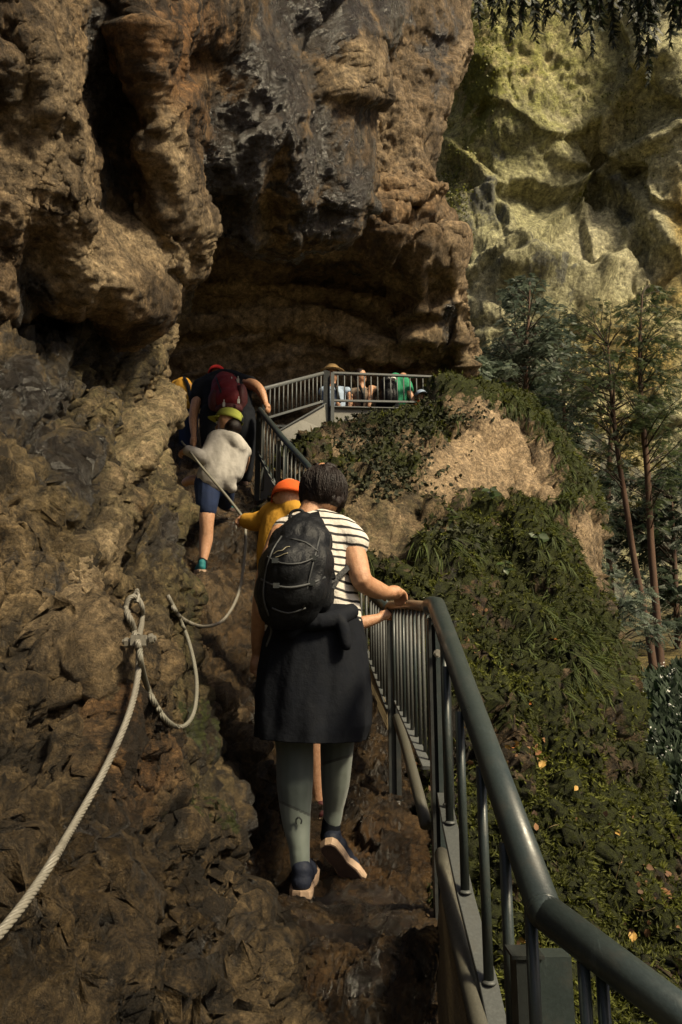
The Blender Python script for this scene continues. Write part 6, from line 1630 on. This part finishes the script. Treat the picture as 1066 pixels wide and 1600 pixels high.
for where, lst in placed.items():
    for i, (px, py) in enumerate(sorted(lst)):
        c, n_ = surf_at(S_ridge, px, py)
        kk = R0.choices((0, 1, 2), (5, 2, 3))[0]
        o = bpy.data.objects.new('fallen_leaf', leafmesh[kk]); COL.objects.link(o)
        Rm = frames(np.array([Vector((R0.uniform(-1, 1), R0.uniform(-1, 1), R0.uniform(-.6, .2)))]), np.array([Vector(n_)+Vector((R0.gauss(0, .25), R0.gauss(0, .25), .2))]))[0]
        o.matrix_world = Matrix.Translation(c+n_*.015) @ Matrix(Rm.tolist()).to_4x4() @ Matrix.Scale(R0.uniform(.03, .055)*(.55+c.y*.11), 4)
        tag(o, ORD[i]+(' ' if i == 0 else ' from left, ')+('orange', 'brown', 'yellowish')[kk]+' fallen leaf '+where, 'leaf', 'fallen leaves on the moss')
wl_ = np.zeros_like(X)
for cx, cy, rx, ry, w in ((800, 1170, 60, 16, 1), (1020, 1390, 40, 60, .8), (740, 1170, 30, 30, .6), (940, 1290, 60, 20, .5), (740, 1010, 30, 50, .3), (810, 1460, 20, 30, .6), (680, 1230, 30, 60, .4)):
    wl_ = np.maximum(wl_, w*np.exp(-((X-cx)/rx)**2-((Y-cy)/ry)**2))
pos, nn, pk = on_sheet(S_ridge, wl_ > rng.random(wl_.shape), 900)
o = scatter('leaf_litter', *OV, pos+nn*.008, frames(rng.normal(0, 1, pos.shape), nn+rng.normal(0, .4, pos.shape)), rng.uniform(.012, .04, len(pos)), leaf_mat('leaf litter', (.05, .025, .012), (.24, .12, .05), .8, 0, 8))
tag(o, 'brown leaf crumbs lying in the hollows of the moss', 'leaf litter', kind='stuff')
# thin dry stems in the moss
mb = MB()
for (px, py) in ((880, 1300), (960, 1380), (1020, 1330), (905, 1330), (720, 960), (700, 930), (1030, 1370), (850, 1240), (940, 1440), (690, 700), (640, 690), (985, 1420), (780, 960)):
    c, n_ = surf_at(S_ridge, px, py); L = R0.uniform(.10, .22); d = Vector((R0.uniform(-1, 1), -.2, R0.uniform(-.2, 1)))
    mb.tube([c, c+n_*L*.3+d*L*.5, c+n_*L*.35+d*L], [.002, .0018, .001], 4, sub=3)
o = mb.build('dry_stems', plain('straw stems', (.22, .17, .08), .8), None, True); tag(o, 'thin dry stems sticking out of the moss', 'stems', kind='stuff')

# wild garlic on the bank at the right edge
m_gar = leaf_mat('wild garlic leaves', (0.006, 0.016, 0.006), (0.022, 0.042, 0.016), .8, .2, 3)
GAR = ([(-.02, 0, 0), (.02, 0, 0), (.13, .45, .10), (-.13, .45, .10), (.09, .8, .03), (-.09, .8, .03), (0, 1.05, -.12), (0, 1.05, -.12)], [(0, 1, 2, 3), (3, 2, 4, 5), (5, 4, 6, 7)])
n = 5200
gx = rng.uniform(930, 1130, n); gy = rng.uniform(1055, 1290, n); keep = (gy-1050) > (1040-gx)*.9-10; gx, gy = gx[keep], gy[keep]
s_b = Sheet.__new__(Sheet)
def bankpt(px, py):
    hit, loc, nrm, idx = bank.ray_cast(CAM, (P(px, py, 10)-CAM).normalized()); return (loc, nrm) if hit else (None, None)
bpy.context.view_layer.update()
pos = []
for x, y in zip(gx, gy):
    l_, _n = bankpt(x, y)
    if l_ is not None and l_.y < 20: pos.append(l_)
pos = np.array(pos); n = len(pos)
fw = rng.normal(0, .6, (n, 3))+np.array((0, -.2, 1.0))
o = scatter('wild_garlic', *GAR, pos, frames(fw, rng.normal(0, 1, (n, 3))+np.array((0, -1, .4))), rng.uniform(.15, .30, n)*(.35+.065*pos[:, 1]), m_gar)
tag(o, 'bed of dark wild garlic leaves at the right edge below the thin trunks', 'ground cover', kind='stuff')
m_fl = plain('white flowers', (.55, .56, .52), .6)
k = rng.choice(n, 90); c = pos[k]+np.array((0, 0, .20))*(.35+.065*pos[k][:, 1:2])*1.1
cc = np.repeat(c, 7, 0)+rng.normal(0, .016, (len(c)*7, 3))*(.4+.06*np.repeat(c[:, 1:2], 7, 0))*1.5
o = scatter('garlic_flowers', *DIA, cc, frames(rng.normal(0, 1, cc.shape), rng.normal(0, 1, cc.shape)), rng.uniform(.02, .035, len(cc))*(.4+.07*cc[:, 1]), m_fl)
tag(o, 'white wild garlic flowers dotted over the leaves at the right edge', 'flowers', kind='stuff')

# loose stones on the path
mb_t = MB(); mb_t.ball((0, 0, 0), (.5, .42, .3), 7, 5)
tv = np.array(mb_t.v)+rng.normal(0, .06, (len(mb_t.v), 3)); tf3 = [f for f in mb_t.f if len(f) == 4]
X2, Y2 = S_path.px, S_path.py
pos, nn, pk = on_sheet(S_path, (Y2 > 800) & (Y2 < 1640) & (X2 > 250) & (X2 < 690) & (S_path.N()[..., 2] > .35), 700)
tris = [];
for f in mb_t.f: tris += [(f[0], f[1], f[2])]+([(f[0], f[2], f[3])] if len(f) == 4 else [])
o = scatter('loose_stones', tv, tris, pos, frames(rng.normal(0, 1, pos.shape), nn+rng.normal(0, .3, pos.shape)), np.minimum(rng.gamma(2, .005, len(pos))+.004, .022), m_path, smooth=True)
tag(o, 'small loose stones scattered over the muddy path', 'stones', kind='stuff')
